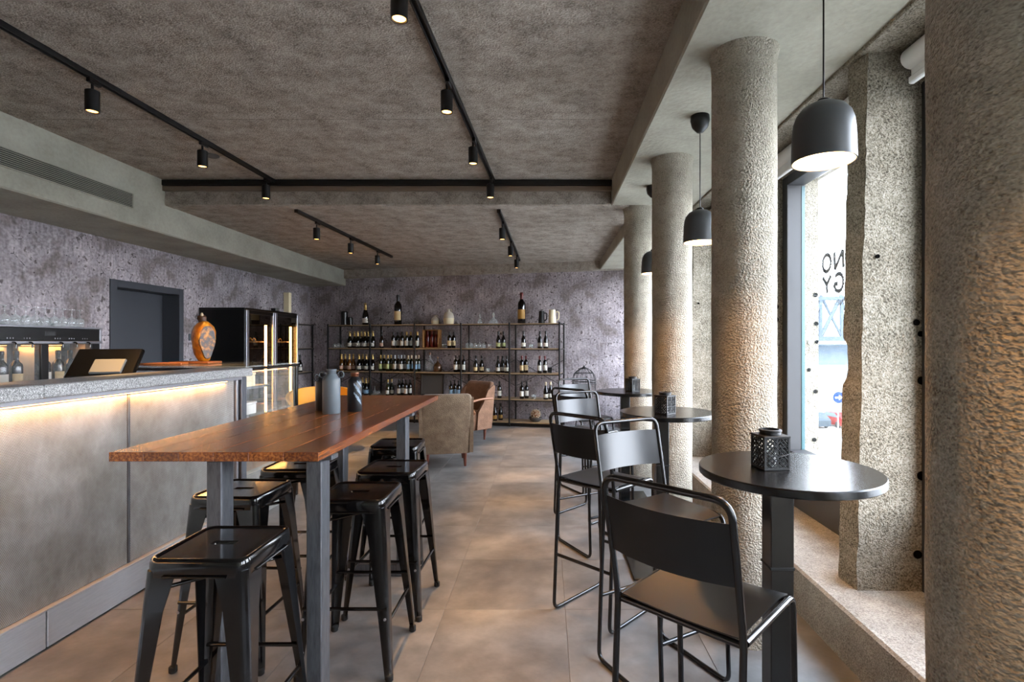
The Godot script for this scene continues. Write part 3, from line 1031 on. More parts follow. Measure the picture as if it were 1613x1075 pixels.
	# ham standing on boards
	for e in [[-3.10, 4.66, 0.34, 0.0, "wooden carving board under the cured ham"], [-3.13, 4.34, 0.26, 0.35, "thin wooden serving board lying before the cured ham"]]:
		var w := thing("wooden_board", e[4], "board", P(e[0], 1.261, e[1]), e[3], "boards on the display case")
		part(w, "board_plate", box(Vector3(e[2], 0.020, 0.20), 0.004), M.board, Vector3(0, 0.010, 0))
		part(w, "grip", box(Vector3(0.06, 0.016, 0.05), 0.004), M.board, Vector3(-e[2] / 2 - 0.028, 0.009, 0))
	var h := thing("cured_ham", "golden cured ham standing upright with its cut face turned to the room", "ham", P(-3.03, 1.281, 4.66), -0.55)
	var rings := []
	var prof := [[0.0, 0.030, 0.028], [0.012, 0.052, 0.045], [0.06, 0.075, 0.062], [0.13, 0.096, 0.08], [0.20, 0.108, 0.088], [0.26, 0.106, 0.086], [0.305, 0.09, 0.072], [0.335, 0.055, 0.048], [0.352, 0.03, 0.028]]
	for p in prof:
		var ring := []
		for j in 28:
			var t := TAU * j / 28
			var x: float = cos(t) * p[1] - 0.012 * sin(p[0] * 9)
			x = minf(x, 0.062 + 0.10 * (p[0] - 0.2) * (0.2 - p[0])) if p[0] > 0.02 and p[0] < 0.33 else x
			var lump: float = 1.0 + 0.05 * sin(3 * t + p[0] * 22) + 0.03 * sin(5 * t - p[0] * 40)
			ring.append(Vector3((x if x > 0.05 else x * lump) + 0.02 * (p[0] - 0.17) , p[0], sin(t) * p[2] * lump))
		rings.append(ring)
	part(h, "fat_side", loft(rings), M.fat)
	var cf := []
	for j in 26:
		var t := TAU * j / 26
		cf.append(Vector2(0.155 + cos(t) * 0.148, sin(t) * (0.066 + 0.014 * cos(t)) + 0.004 * sin(5 * t)))
	var cst := ST()
	add_prism(cst, PackedVector2Array(cf), 0.0, 0.013, Transform3D(Basis(Vector3(0, 1, 0), Vector3(1, 0, 0), Vector3(0, 0, -1)), Vector3.ZERO), 0.006)
	part(h, "cut_face", done(cst), M.ham, Vector3(0.053, 0.012, 0.0))
	part(h, "shank", lathe([Vector2(0, 0), Vector2(0.036, 0.0), Vector2(0.031, 0.03), Vector2(0.037, 0.055), Vector2(0.028, 0.075), Vector2(0.0, 0.08)], 16), M.hoof, Vector3(-0.004, 0.330, 0.004), Vector3(0.16, 0, 0.14))
	part(h, "hoof", lathe([Vector2(0, 0), Vector2(0.014, 0), Vector2(0.008, 0.03), Vector2(0, 0.032)], 10), M.foil_cream, Vector3(0.004, 0.398, 0.018), Vector3(0.2, 0, -0.35))
	# point of sale screen seen from behind
	var s := thing("till_screen", "black till screen tilted back on a stand behind the bar ledge", "till", P(-2.86, 1.121, 3.42), 0.35)
	part(s, "stand_base", box(Vector3(0.24, 0.02, 0.20), 0.006), M.black_gloss, Vector3(0, 0.01, 0))
	part(s, "stand_neck", box(Vector3(0.07, 0.11, 0.05), 0.008), M.black_gloss, Vector3(-0.01, 0.07, -0.02))
	var sc := part(s, "screen_housing", box(Vector3(0.36, 0.27, 0.035), 0.010), M.black_gloss, Vector3(0, 0.185, 0.0), Vector3(-0.85, 0, 0))
	part(sc, "display_glass", box(Vector3(0.32, 0.22, 0.003)), M.black_panel, Vector3(0, 0, -0.019))
	part(sc, "rear_cover", box(Vector3(0.17, 0.13, 0.02), 0.006), M.flask_grey, Vector3(0.03, -0.05, 0.024))

# ---------------------------------------------------------------- wine dispenser and cabinets along the plaster wall
func wine_glass_mesh() -> ArrayMesh:     # upside down: rim at y = 0
	return lathe([Vector2(0.030, 0.0), Vector2(0.0355, 0.03), Vector2(0.036, 0.05), Vector2(0.028, 0.078), Vector2(0.006, 0.095), Vector2(0.0035, 0.105), Vector2(0.0035, 0.148), Vector2(0.008, 0.156), Vector2(0.034, 0.162), Vector2(0.034, 0.165), Vector2(0.0, 0.165)], 20, 60.0)

func make_back_bar() -> void:
	var bc := thing("back_counter", "dark back counter along the plaster wall under the wine dispenser", "counter", P(-4.5, 0, 3.6))
	slab(bc, "counter_body", -4.72, -4.18, 0.0, 0.94, 1.6, 5.4, M.black_matt, 0.004)
	slab(bc, "counter_slab", -4.725, -4.15, 0.941, 0.975, 1.55, 5.42, M.granite, 0.004)
	# dispenser
	var w := thing("wine_dispenser", "black wine dispenser cabinet with lit bottle bays behind the bar", "dispenser", P(-4.55, 0.976, 4.35))
	var xa := -4.71
	var xf := -4.40
	var da := 3.45
	var db := 5.20
	slab(w, "back_plate", xa, xa + 0.02, 0.978, 1.585, da, db, M.black_matt)
	slab(w, "lid", xa, xf + 0.012, 1.575, 1.592, da - 0.01, db + 0.01, M.alu, 0.003)
	slab(w, "control_panel", xf - 0.05, xf, 1.462, 1.574, da, db, M.black_panel, 0.003)
	slab(w, "tap_rail", xf - 0.02, xf + 0.022, 1.434, 1.460, da, db, M.alu, 0.004)
	slab(w, "bottom_plate", xa, xf, 0.978, 1.02, da, db, M.black_matt)
	slab(w, "side_plate", xa, xf + 0.01, 0.978, 1.575, db - 0.02, db, M.alu, 0.003)
	slab(w, "side_plate", xa, xf + 0.01, 0.978, 1.575, da, da + 0.02, M.alu, 0.003)
	slab(w, "mullion", xf - 0.06, xf + 0.004, 1.02, 1.434, 4.585, 4.655, M.black_panel, 0.003)
	slab(w, "mullion", xf - 0.06, xf + 0.004, 1.02, 1.434, 5.09, 5.18, M.black_panel, 0.003)
	slab(w, "lit_back", xa + 0.021, xa + 0.028, 1.10, 1.41, 3.5, 4.57, M.foil_cream)
	slab(w, "lit_back", xa + 0.021, xa + 0.028, 1.10, 1.41, 4.67, 5.08, M.foil_cream)
	slab(w, "bay_glass", xf - 0.012, xf - 0.008, 1.02, 1.434, 3.48, 4.585, M.glass)
	slab(w, "bay_glass", xf - 0.012, xf - 0.008, 1.02, 1.434, 4.655, 5.09, M.glass)
	slab(w, "display_glass", xf, xf + 0.002, 1.505, 1.545, 4.62, 4.72, M.frame_grey)
	for k in 12:
		var d := 3.62 + 0.14 * k
		if absf(d - 4.62) < 0.06 or d > 5.15:
			continue
		for q in 3:
			part(w, "button", box(Vector3(0.004, 0.012, 0.007), 0.001), M.alu, P(xf + 0.002, 1.482, d + 0.024 * (q - 1)) - w.position)
		part(w, "tap", tube(rounded([Vector3(0, 0, 0), Vector3(0.05, 0.0, 0), Vector3(0.05, -0.045, 0)], 0.02), 0.007, 8), M.black_gloss, P(xf, 1.447, d) - w.position)
	warm_strip(w, "led_strip", Vector3(0.008, 0.006, 1.05), P(xa + 0.05, 1.420, 4.02) - w.position, Vector3.DOWN, 2.5, 0.16)
	warm_strip(w, "led_strip", Vector3(0.008, 0.006, 0.40), P(xa + 0.05, 1.420, 4.875) - w.position, Vector3.DOWN, 2.5, 0.08)
	# bottles in the bays
	var ds := [4.10, 4.24, 4.375, 4.50, 4.755, 4.885, 5.01]
	for k in ds.size():
		bottle("bordeaux", "dark_glass", "foil_black", ["paper", "paper_cream"][k % 2], P(-4.53, 1.021, ds[k]), "wine bottle in the lit dispenser, %s from its near end" % ordinal(k), "bottles in the wine dispenser", 1.18, PI / 2)
	# glasses standing upside down on the dispenser
	var gm := wine_glass_mesh()
	for k in 10:
		var g := thing("wine_glass", "upturned wine glass on the dispenser, %s from the door end" % ordinal(k), "wine glass", P(-4.50, 1.593, 5.08 - 0.088 * k), 0.0, "upturned glasses on the wine dispenser")
		part(g, "glass_body", gm, M.thin_glass)
	# wine cabinet with two glass doors
	var c := thing("wine_cabinet", "tall black wine cabinet with two framed glass doors and warm light strips", "cabinet", P(-4.4, 0, 7.9))
	var cx := -4.10
	slab(c, "side_panel", -4.71, cx, 0.0, 1.90, 7.15, 7.18, M.black_panel, 0.002)
	slab(c, "side_panel", -4.71, cx, 0.0, 1.90, 8.61, 8.64, M.black_panel, 0.002)
	slab(c, "middle_panel", -4.70, cx - 0.03, 0.05, 1.87, 7.885, 7.905, M.black_panel)
	slab(c, "back_panel", -4.715, -4.69, 0.0, 1.90, 7.18, 8.61, M.leg_wood)
	slab(c, "top_panel", -4.71, cx + 0.005, 1.90, 1.925, 7.14, 8.65, M.black_panel, 0.002)
	slab(c, "bottom_panel", -4.71, cx, 0.0, 0.06, 7.18, 8.61, M.black_panel)
	for e in [[7.15, 7.885], [7.905, 8.64]]:
		var dn := Node3D.new()
		dn.name = "door"
		c.add_child(dn, true)
		for st in [[e[0], e[0] + 0.062], [e[1] - 0.035, e[1]]]:
			part(dn, "stile", box(Vector3(0.028, 1.83, st[1] - st[0]), 0.004), M.alu, P(cx + 0.016, 0.98, (st[0] + st[1]) / 2) - c.position)
		part(dn, "top_rail", box(Vector3(0.026, 0.05, e[1] - e[0] - 0.10), 0.003), M.black_panel, P(cx + 0.015, 1.87, (e[0] + e[1]) / 2 + 0.013) - c.position)
		part(dn, "bottom_rail", box(Vector3(0.026, 0.06, e[1] - e[0] - 0.10), 0.003), M.black_panel, P(cx + 0.015, 0.095, (e[0] + e[1]) / 2 + 0.013) - c.position)
		part(dn, "door_glass", box(Vector3(0.005, 1.72, e[1] - e[0] - 0.097)), M.tint_glass, P(cx + 0.012, 0.985, (e[0] + e[1]) / 2 + 0.013) - c.position)
		warm_strip(c, "led_strip", Vector3(0.02, 1.25, 0.035), P(cx - 0.05, 1.08, e[1] - 0.10) - c.position, Vector3(1, 0, 0), 30.0, 0.5)
		for y in [0.55, 1.02, 1.46]:
			part(c, "shelf_board", box(Vector3(0.5, 0.016, e[1] - e[0] - 0.06), 0.002), M.arm_wood, P(-4.42, y, (e[0] + e[1]) / 2) - c.position)
			var arcs := []
			for k in 41:
				var t := float(k) / 40
				arcs.append(Vector3(0, 0.035 * absf(sin(t * PI * 5)), 0.24 - 0.48 * t))
			part(c, "bottle_rack", tube(arcs, 0.005, 6), M.foil_gold, P(cx - 0.16, y + 0.02, (e[0] + e[1]) / 2 - 0.04) - c.position)
	for k in 6:
		var d := 7.28 + 0.10 * k if k < 3 else 8.02 + 0.10 * (k - 3)
		bottle("burgundy", "dark_glass", "foil_gold", "paper_cream", P(-4.36, 1.029, d), "standing bottle in the glass door wine cabinet, %s from its near side" % ordinal(k), "bottles in the wine cabinet", 1.0, PI / 2)
	var wb := thing("tall_box", "narrow cream upright bottle box on top of the wine cabinet", "box", P(-4.02 - 0.12, 1.926, 8.42))
	part(wb, "box_body", box(Vector3(0.085, 0.30, 0.085), 0.003), M.box_cream, Vector3(0, 0.15, 0))
	part(wb, "lid_band", box(Vector3(0.089, 0.04, 0.089), 0.003), M.box_cream, Vector3(0, 0.302, 0))
	var sb := thing("small_speaker", "little black speaker block on top of the wine cabinet", "speaker", P(-4.15, 1.926, 8.05))
	part(sb, "speaker_body", box(Vector3(0.08, 0.05, 0.10), 0.008), M.black_panel, Vector3(0, 0.025, 0))
	part(sb, "speaker_grille", box(Vector3(0.004, 0.036, 0.085), 0.001), M.stone_grey, Vector3(0.041, 0.025, 0))
	# narrow shelf rack between cabinet and corner
	var r := thing("corner_rack", "narrow black metal rack between the wine cabinet and the corner", "rack", P(-4.5, 0, 9.25))
	for d in [8.78, 9.72]:
		for x in [-4.68, -4.32]:
			slab(r, "post", x - 0.012, x + 0.012, 0.0, 1.79, d - 0.012, d + 0.012, M.shelf_black)
	for y in [0.08, 0.475, 0.922, 1.351, 1.783]:
		slab(r, "shelf_board", -4.69, -4.31, y - 0.02, y, 8.77, 9.73, M.oak, 0.002)
		slab(r, "shelf_edge", -4.306, -4.296, y - 0.028, y - 0.004, 8.77, 9.73, M.shelf_black)
	for k in 3:
		bottle("champagne", "dark_glass", "foil_black", "paper", P(-4.42, 0.923, 9.18 + 0.13 * k), "dark bottle on the corner rack, %s from the wine cabinet" % ordinal(k), "bottles on the corner rack")

# ---------------------------------------------------------------- bottles
var bottle_meshes := {}

func bottle_shape(kind: String) -> Array:
	match kind:
		"bordeaux":
			return [Vector2(0, 0.002), Vector2(0.034, 0.0), Vector2(0.0375, 0.006), Vector2(0.0375, 0.185), Vector2(0.034, 0.203), Vector2(0.020, 0.222), Vector2(0.0145, 0.235), Vector2(0.0138, 0.285), Vector2(0.0155, 0.287), Vector2(0.0155, 0.296), Vector2(0.0, 0.298)]
		"burgundy":
			return [Vector2(0, 0.002), Vector2(0.038, 0.0), Vector2(0.0415, 0.006), Vector2(0.0415, 0.135), Vector2(0.036, 0.165), Vector2(0.024, 0.198), Vector2(0.016, 0.228), Vector2(0.0143, 0.285), Vector2(0.016, 0.287), Vector2(0.016, 0.295), Vector2(0.0, 0.297)]
		"champagne":
			return [Vector2(0, 0.002), Vector2(0.040, 0.0), Vector2(0.044, 0.006), Vector2(0.044, 0.125), Vector2(0.040, 0.155), Vector2(0.027, 0.195), Vector2(0.018, 0.230), Vector2(0.0150, 0.275), Vector2(0.018, 0.285), Vector2(0.0185, 0.300), Vector2(0.014, 0.310), Vector2(0.0, 0.312)]
	return []

func bottle(kind: String, glass: String, foil: String, paper: String, at: Vector3, label: String, group: String, scale := 1.0, turn := 0.0) -> Node3D:
	if not bottle_meshes.has(kind):
		var prof := bottle_shape(kind)
		var r: float = prof[3].x
		var top: float = prof[-1].y
		var neck: float = prof[7].x
		var low: float = 0.045 if kind == "bordeaux" else 0.03
		var high: float = 0.135 if kind == "bordeaux" else 0.095
		var st := ST()
		var arc := []
		for pair in [[low, 0.0], [high, 0.0]]:
			var ring := []
			for j in 13:
				var t := PI / 2 + deg_to_rad(-75 + 150.0 * j / 12)
				ring.append(Vector3(cos(t) * (r + 0.0007), pair[0], sin(t) * (r + 0.0007)))
			arc.append(ring)
		for j in 12:
			quad(st, arc[0][j], arc[1][j], arc[1][j + 1], arc[0][j + 1], 1)
		var fy: float = top - (0.095 if kind == "champagne" else 0.068)
		var fr: float = neck + (0.0065 if kind == "champagne" else 0.0012)
		var foil_prof := [Vector2(fr, fy), Vector2(neck + 0.002, top - 0.028), Vector2(neck + 0.0035, top - 0.022), Vector2(neck + 0.0035, top - 0.004), Vector2(neck, top + 0.0012), Vector2(0, top + 0.0016)]
		bottle_meshes[kind] = [lathe(prof, 18, 50), done(st), lathe(foil_prof, 14, 60)]
	var m: Array = bottle_meshes[kind]
	var o := thing("wine_bottle" if kind != "champagne" else "sparkling_bottle", label, "bottle", at, turn, group)
	o.scale = Vector3.ONE * scale
	part(o, "bottle_glass", m[0], M[glass])
	if paper != "":
		part(o, "paper_label", m[1], M[paper])
	if foil != "":
		part(o, "capsule", m[2], M[foil])
	return o

# ---------------------------------------------------------------- long table, flasks and bar stools
func make_long_table() -> void:
	var t := thing("bar_table", "long reddish brown wooden high table on steel legs beside the bar", "table", P(-1.22, 0, 2.99))
	var w := 0.77 / 6
	for k in 6:
		part(t, "table_board", box(Vector3(w - 0.0006, 0.034, 2.12), 0.0016), M.table_wood[[1, 0, 2, 1, 2, 0][k]], Vector3(-0.385 + w * (k + 0.5), 1.023, 0))
	for x in [-0.897, -1.282]:
		for d in [2.07, 3.29]:
			slab(t, "leg", x - 0.03, x + 0.03, 0.012, 0.985, d - 0.04, d + 0.04, M.raw_steel, 0.004)
	for d in [2.07, 3.29]:
		slab(t, "foot_plate", -1.33, -0.85, 0.0, 0.012, d - 0.042, d + 0.042, M.raw_steel, 0.003)
		slab(t, "cross_bar", -1.35, -0.83, 0.986, 1.005, d - 0.03, d + 0.03, M.raw_steel, 0.003)
	slab(t, "floor_bar", -1.27, -0.90, 0.013, 0.07, 3.26, 3.32, M.raw_steel, 0.004)
	for x in [-0.897, -1.282]:
		slab(t, "long_rail", x - 0.02, x + 0.02, 0.987, 1.004, 2.11, 3.25, M.raw_steel, 0.003)
	# flasks
	for e in [[-1.225, 3.0, 0.048, 0.252, "flask_grey", "tall grey metal flask with ring handles on the wooden table", 0.0], [-1.125, 3.09, 0.041, 0.228, "flask_dark", "dark flask with pale brush marks and a copper neck on the wooden table", 0.6], [-1.335, 3.14, 0.040, 0.225, "flask_dark", "plain black flask half hidden behind the grey flask", 1.2]]:
		var o := thing("flask", e[5], "flask", P(e[0], 1.0401, e[1]), e[6], "flasks on the wooden table")
		var r: float = e[2]
		var h: float = e[3]
		part(o, "flask_body", lathe([Vector2(0, 0), Vector2(r - 0.003, 0), Vector2(r, 0.004), Vector2(r, h * 0.74), Vector2(r * 0.94, h * 0.80), Vector2(r * 0.62, h * 0.865), Vector2(r * 0.52, h * 0.90)], 32, 60), M[e[4]])
		part(o, "neck", lathe([Vector2(r * 0.52, h * 0.885), Vector2(r * 0.55, h * 0.96), Vector2(r * 0.60, h * 0.97), Vector2(r * 0.60, h), Vector2(r * 0.5, h), Vector2(0, h * 0.985)], 24, 40), M.copper if e[4] == "flask_dark" and e[6] < 1.0 else M[e[4]])
		if e[4] == "flask_grey" or e[6] > 1.0:
			for s in [-1.0, 1.0]:
				var pts := []
				for k in 17:
					var a := TAU * k / 16 * 0.86 + 0.2
					pts.append(Vector3(s * (r * 0.80 + 0.015 - cos(a) * 0.016), h * 0.88 + sin(a) * 0.018, 0.0))
				part(o, "handle", tube(pts, 0.0035, 8), M[e[4]])
		else:
			for k in 7:
				var st := ST()
				var y0 := h * (0.16 + 0.075 * k)
				var ring0 := []
				var ring1 := []
				for j in 7:
					var a := 0.75 + 0.22 * (k % 3) + 0.13 * j
					ring0.append(Vector3(cos(a) * (r + 0.0006), y0 + 0.006 * j, sin(a) * (r + 0.0006)))
					ring1.append(Vector3(cos(a) * (r + 0.0006), y0 + 0.006 * j + 0.010 + 0.004 * (j % 2), sin(a) * (r + 0.0006)))
				for j in 6:
					quad(st, ring0[j], ring1[j], ring1[j + 1], ring0[j + 1], 1)
				part(o, "brush_mark", done(st), M.print_pale)

func stool_leg(sx: float, sz: float) -> ArrayMesh:
	var rings := []
	for e in [[0.012, 0.207, 0.028], [0.25, 0.191, 0.044], [0.60, 0.168, 0.074], [0.722, 0.159, 0.10]]:
		var c: float = e[1]
		var w: float = e[2]
		var r := minf(0.022, w * 0.6)
		var t := 0.004
		var outer := [Vector2(c - w, c)]
		for k in 5:
			var a := PI / 2 * (1.0 - k / 4.0)
			outer.append(Vector2(c - r + cos(a) * r, c - r + sin(a) * r))
		outer.append(Vector2(c, c - w))
		var ring := []
		for p in outer:
			ring.append(Vector3(p.x * sx, e[0], p.y * sz))
		for k in range(outer.size() - 1, -1, -1):
			var p: Vector2 = outer[k]
			var q := p - Vector2(t, t) if k > 0 and k < outer.size() - 1 else (p - Vector2(0, t) if k == 0 else p - Vector2(t, 0))
			ring.append(Vector3(q.x * sx, e[0], q.y * sz))
		if sx * sz > 0:
			ring.reverse()
		rings.append(ring)
	return loft(rings, true, true, -1)

func make_stools() -> void:
	var label := ["black metal stool nearest the viewer at the table corner", "black metal stool on the bar side, second from the viewer", "black metal stool on the bar side, third and farthest from the viewer", "black metal stool on the aisle side right behind the front steel leg", "black metal stool on the aisle side, middle of that row", "black metal stool farthest under the table on the aisle side"]
	var at := [[-1.105, 1.812, 0.0], [-1.43, 2.49, -0.04], [-1.40, 3.00, 0.02], [-0.865, 2.44, 0.0], [-0.85, 2.93, -0.03], [-1.02, 3.62, 0.04]]
	var o := thing("bar_stool", label[0], "stool", P(at[0][0], 0, at[0][1]), at[0][2], "black metal bar stools")
	# pressed seat with a rolled rim and a hand slot
	var rings := []
	for e in [[0.318, 0.700, 0.035], [0.322, 0.703, 0.036], [0.318, 0.745, 0.036], [0.312, 0.757, 0.036], [0.302, 0.7605, 0.034], [0.290, 0.759, 0.03], [0.282, 0.7545, 0.028]]:
		var ring := []
		for p in round_rect(e[0], e[0], e[2], 5):
			ring.append(Vector3(p.x, e[1], p.y))
		rings.append(ring)
	for e in [[0.056, 0.022, 0.7545], [0.050, 0.017, 0.7505], [0.048, 0.015, 0.728]]:
		var ring := []
		for p in round_rect(0.282, 0.282, 0.028, 5):
			var a := atan2(p.y, p.x)
			ring.append(Vector3(cos(a) * e[0], e[2], sin(a) * e[1]))
		rings.append(ring)
	for ring in rings:
		ring.reverse()
	var pan := ST()
	add_loft(pan, rings.slice(0, 7), true, false, 1)
	add_loft(pan, rings.slice(6, 8), true, false, -1)
	add_loft(pan, rings.slice(7, 10), true, false, 3)
	part(o, "seat", done(pan), M.black_gloss)
	for e in [[0, 1], [0, -1], [1, 0], [-1, 0]]:
		var st := ST()
		var n := Vector3(e[0], 0, e[1])
		add_tube(st, [n * 0.163 + n.cross(Vector3.UP) * -0.10 + Vector3(0, 0.706, 0), n * 0.163 + n.cross(Vector3.UP) * 0.10 + Vector3(0, 0.706, 0)], 0.004, 6)
		part(o, "skirt_rib", done(st), M.black_gloss)
	for sx in [-1.0, 1.0]:
		for sz in [-1.0, 1.0]:
			var leg := part(o, "leg", stool_leg(sx, sz), M.black_gloss)
			part(leg, "rubber_foot", cyl(0.017, 0.03, 12, 0.004), M.rubber, Vector3(sx * 0.195, 0.0, sz * 0.195))
			part(leg, "rivet", cyl(0.006, 0.004, 8), M.alu, Vector3(sx * 0.175, 0.26, sz * 0.191), Vector3(sz * PI / 2, 0, 0))
	for e in [[0, 1, 0.30], [0, -1, 0.30], [1, 0, 0.235], [-1, 0, 0.235]]:
		var n := Vector3(e[0], 0, e[1])
		var side := n.cross(Vector3.UP) * 0.180
		var mid := n * 0.182 + Vector3(0, e[2], 0)
		part(o, "brace", tube([mid - side, mid + side], 0.008, 8), M.black_gloss)
	for s in [1.0, -1.0]:
		part(o, "cross_brace", tube([Vector3(-0.14, 0.655, -0.14 * s), Vector3(0.14, 0.655, 0.14 * s)], 0.007, 8), M.black_gloss)
	for k in range(1, 6):
		copy(o, "bar_stool", P(at[k][0], 0, at[k][1]), at[k][2], label[k])

# ---------------------------------------------------------------- round tables, lanterns, tube chairs
func make_lantern(at: Vector3, turn: float, label: String) -> void:
	var o := thing("lantern", label, "lantern", at, turn, "black metal table lanterns")
	var w := 0.094
	var h := 0.118
	part(o, "base_plate", box(Vector3(w, 0.006, w), 0.001), M.shelf_black, Vector3(0, 0.003, 0))
	part(o, "top_plate", box(Vector3(w + 0.004, 0.006, w + 0.004), 0.001), M.shelf_black, Vector3(0, h - 0.003, 0))
	part(o, "chimney", lathe([Vector2(0.036, 0), Vector2(0.036, 0.010), Vector2(0.039, 0.012), Vector2(0.039, 0.017), Vector2(0.030, 0.019), Vector2(0.030, 0.0)], 24), M.shelf_black, Vector3(0, h, 0))
	part(o, "carry_wire", tube([Vector3(-0.049, h - 0.008, 0), Vector3(-0.053, h - 0.03, 0.02), Vector3(-0.045, h - 0.06, 0.05), Vector3(0, h - 0.07, 0.056), Vector3(0.045, h - 0.06, 0.05), Vector3(0.053, h - 0.03, 0.02), Vector3(0.049, h - 0.008, 0)], 0.0012, 6), M.shelf_black)
	for sx in [-1, 1]:
		for sz in [-1, 1]:
			part(o, "corner_post", box(Vector3(0.007, h - 0.012, 0.007)), M.shelf_black, Vector3(sx * (w / 2 - 0.0035), h / 2, sz * (w / 2 - 0.0035)))
	# fretwork sheets: crossing diagonals and rings
	var st := ST()
	for dx in range(-5, 6):
		for s in [-1.0, 1.0]:
			var a := Vector2(dx * 0.0165 - s * 0.06, -0.06)
			var b := Vector2(dx * 0.0165 + s * 0.06, 0.06)
			var lim := Vector2(0.041, 0.052)
			var t0 := 0.0
			var t1 := 1.0
			for ax in 2:
				var d: float = b[ax] - a[ax]
				var ta := (-lim[ax] - a[ax]) / d
				var tb := (lim[ax] - a[ax]) / d
				t0 = maxf(t0, minf(ta, tb))
				t1 = minf(t1, maxf(ta, tb))
			if t1 - t0 > 0.05:
				var p := a.lerp(b, t0)
				var q := a.lerp(b, t1)
				add_tube(st, [Vector3(p.x, p.y, 0), Vector3(q.x, q.y, 0)], 0.0021, 4)
	for cx in [-0.0205, 0.0205]:
		for cy in [-0.03, 0.0, 0.03]:
			var ring := []
			for k in 12:
				ring.append(Vector3(cx + cos(TAU * k / 12) * 0.011, cy + sin(TAU * k / 12) * 0.011, 0))
			add_tube(st, ring, 0.0022, 4, true)
	for e in [[0, 0.052, 0.084, 0.006], [0, -0.052, 0.084, 0.006], [0, 0, 0.005, 0.1]]:
		add_box(st, Vector3(e[2], e[3], 0.002), Transform3D(Basis(), Vector3(e[0], e[1], 0)))
	var sheet := done(st)
	for k in 4:
		var a := PI / 2 * k
		part(o, "fretwork_panel", sheet, M.shelf_black, Vector3(sin(a) * (w / 2 - 0.003), h / 2, cos(a) * (w / 2 - 0.003)), Vector3(0, a, 0))
	part(o, "candle", lathe([Vector2(0, 0), Vector2(0.02, 0), Vector2(0.02, 0.05), Vector2(0.016, 0.052), Vector2(0, 0.048)], 16), M.candle, Vector3(0, 0.006, 0))

func make_round_tables() -> void:
	var at := [[0.849, 1.857], [0.775, 3.395], [0.76, 4.87]]
	var which := ["nearest the viewer", "in the middle of the row", "farthest from the viewer"]
	for k in 3:
		var o := thing("round_table", "black round high table %s by the columns" % which[k], "table", P(at[k][0], 0, at[k][1]), 0.0, "round high tables")
		part(o, "table_top", lathe([Vector2(0, 0.972), Vector2(0.296, 0.972), Vector2(0.30, 0.976), Vector2(0.30, 0.996), Vector2(0.297, 1.0), Vector2(0, 1.0)], 72, 30), M.table_black)
		part(o, "pedestal", box(Vector3(0.08, 0.955, 0.08), 0.003), M.table_black, Vector3(-0.035, 0.494, 0))
		part(o, "pedestal_sleeve", box(Vector3(0.084, 0.01, 0.084), 0.001), M.shelf_black, Vector3(-0.035, 0.66, 0))
		part(o, "base_plate", box(Vector3(0.42, 0.015, 0.42), 0.004), M.table_black, Vector3(-0.035, 0.0085, 0))
		part(o, "mounting_plate", box(Vector3(0.22, 0.006, 0.22), 0.001), M.shelf_black, Vector3(-0.035, 0.969, 0))
	make_lantern(P(0.79, 1.0005, 1.862), 0.12, "black fretwork lantern on the nearest round table")
	make_lantern(P(0.735, 1.0005, 3.27), 0.75, "black fretwork lantern with its candle showing on the middle round table")
	make_lantern(P(0.785, 1.0005, 4.80), 0.55, "black fretwork lantern on the farthest round table")

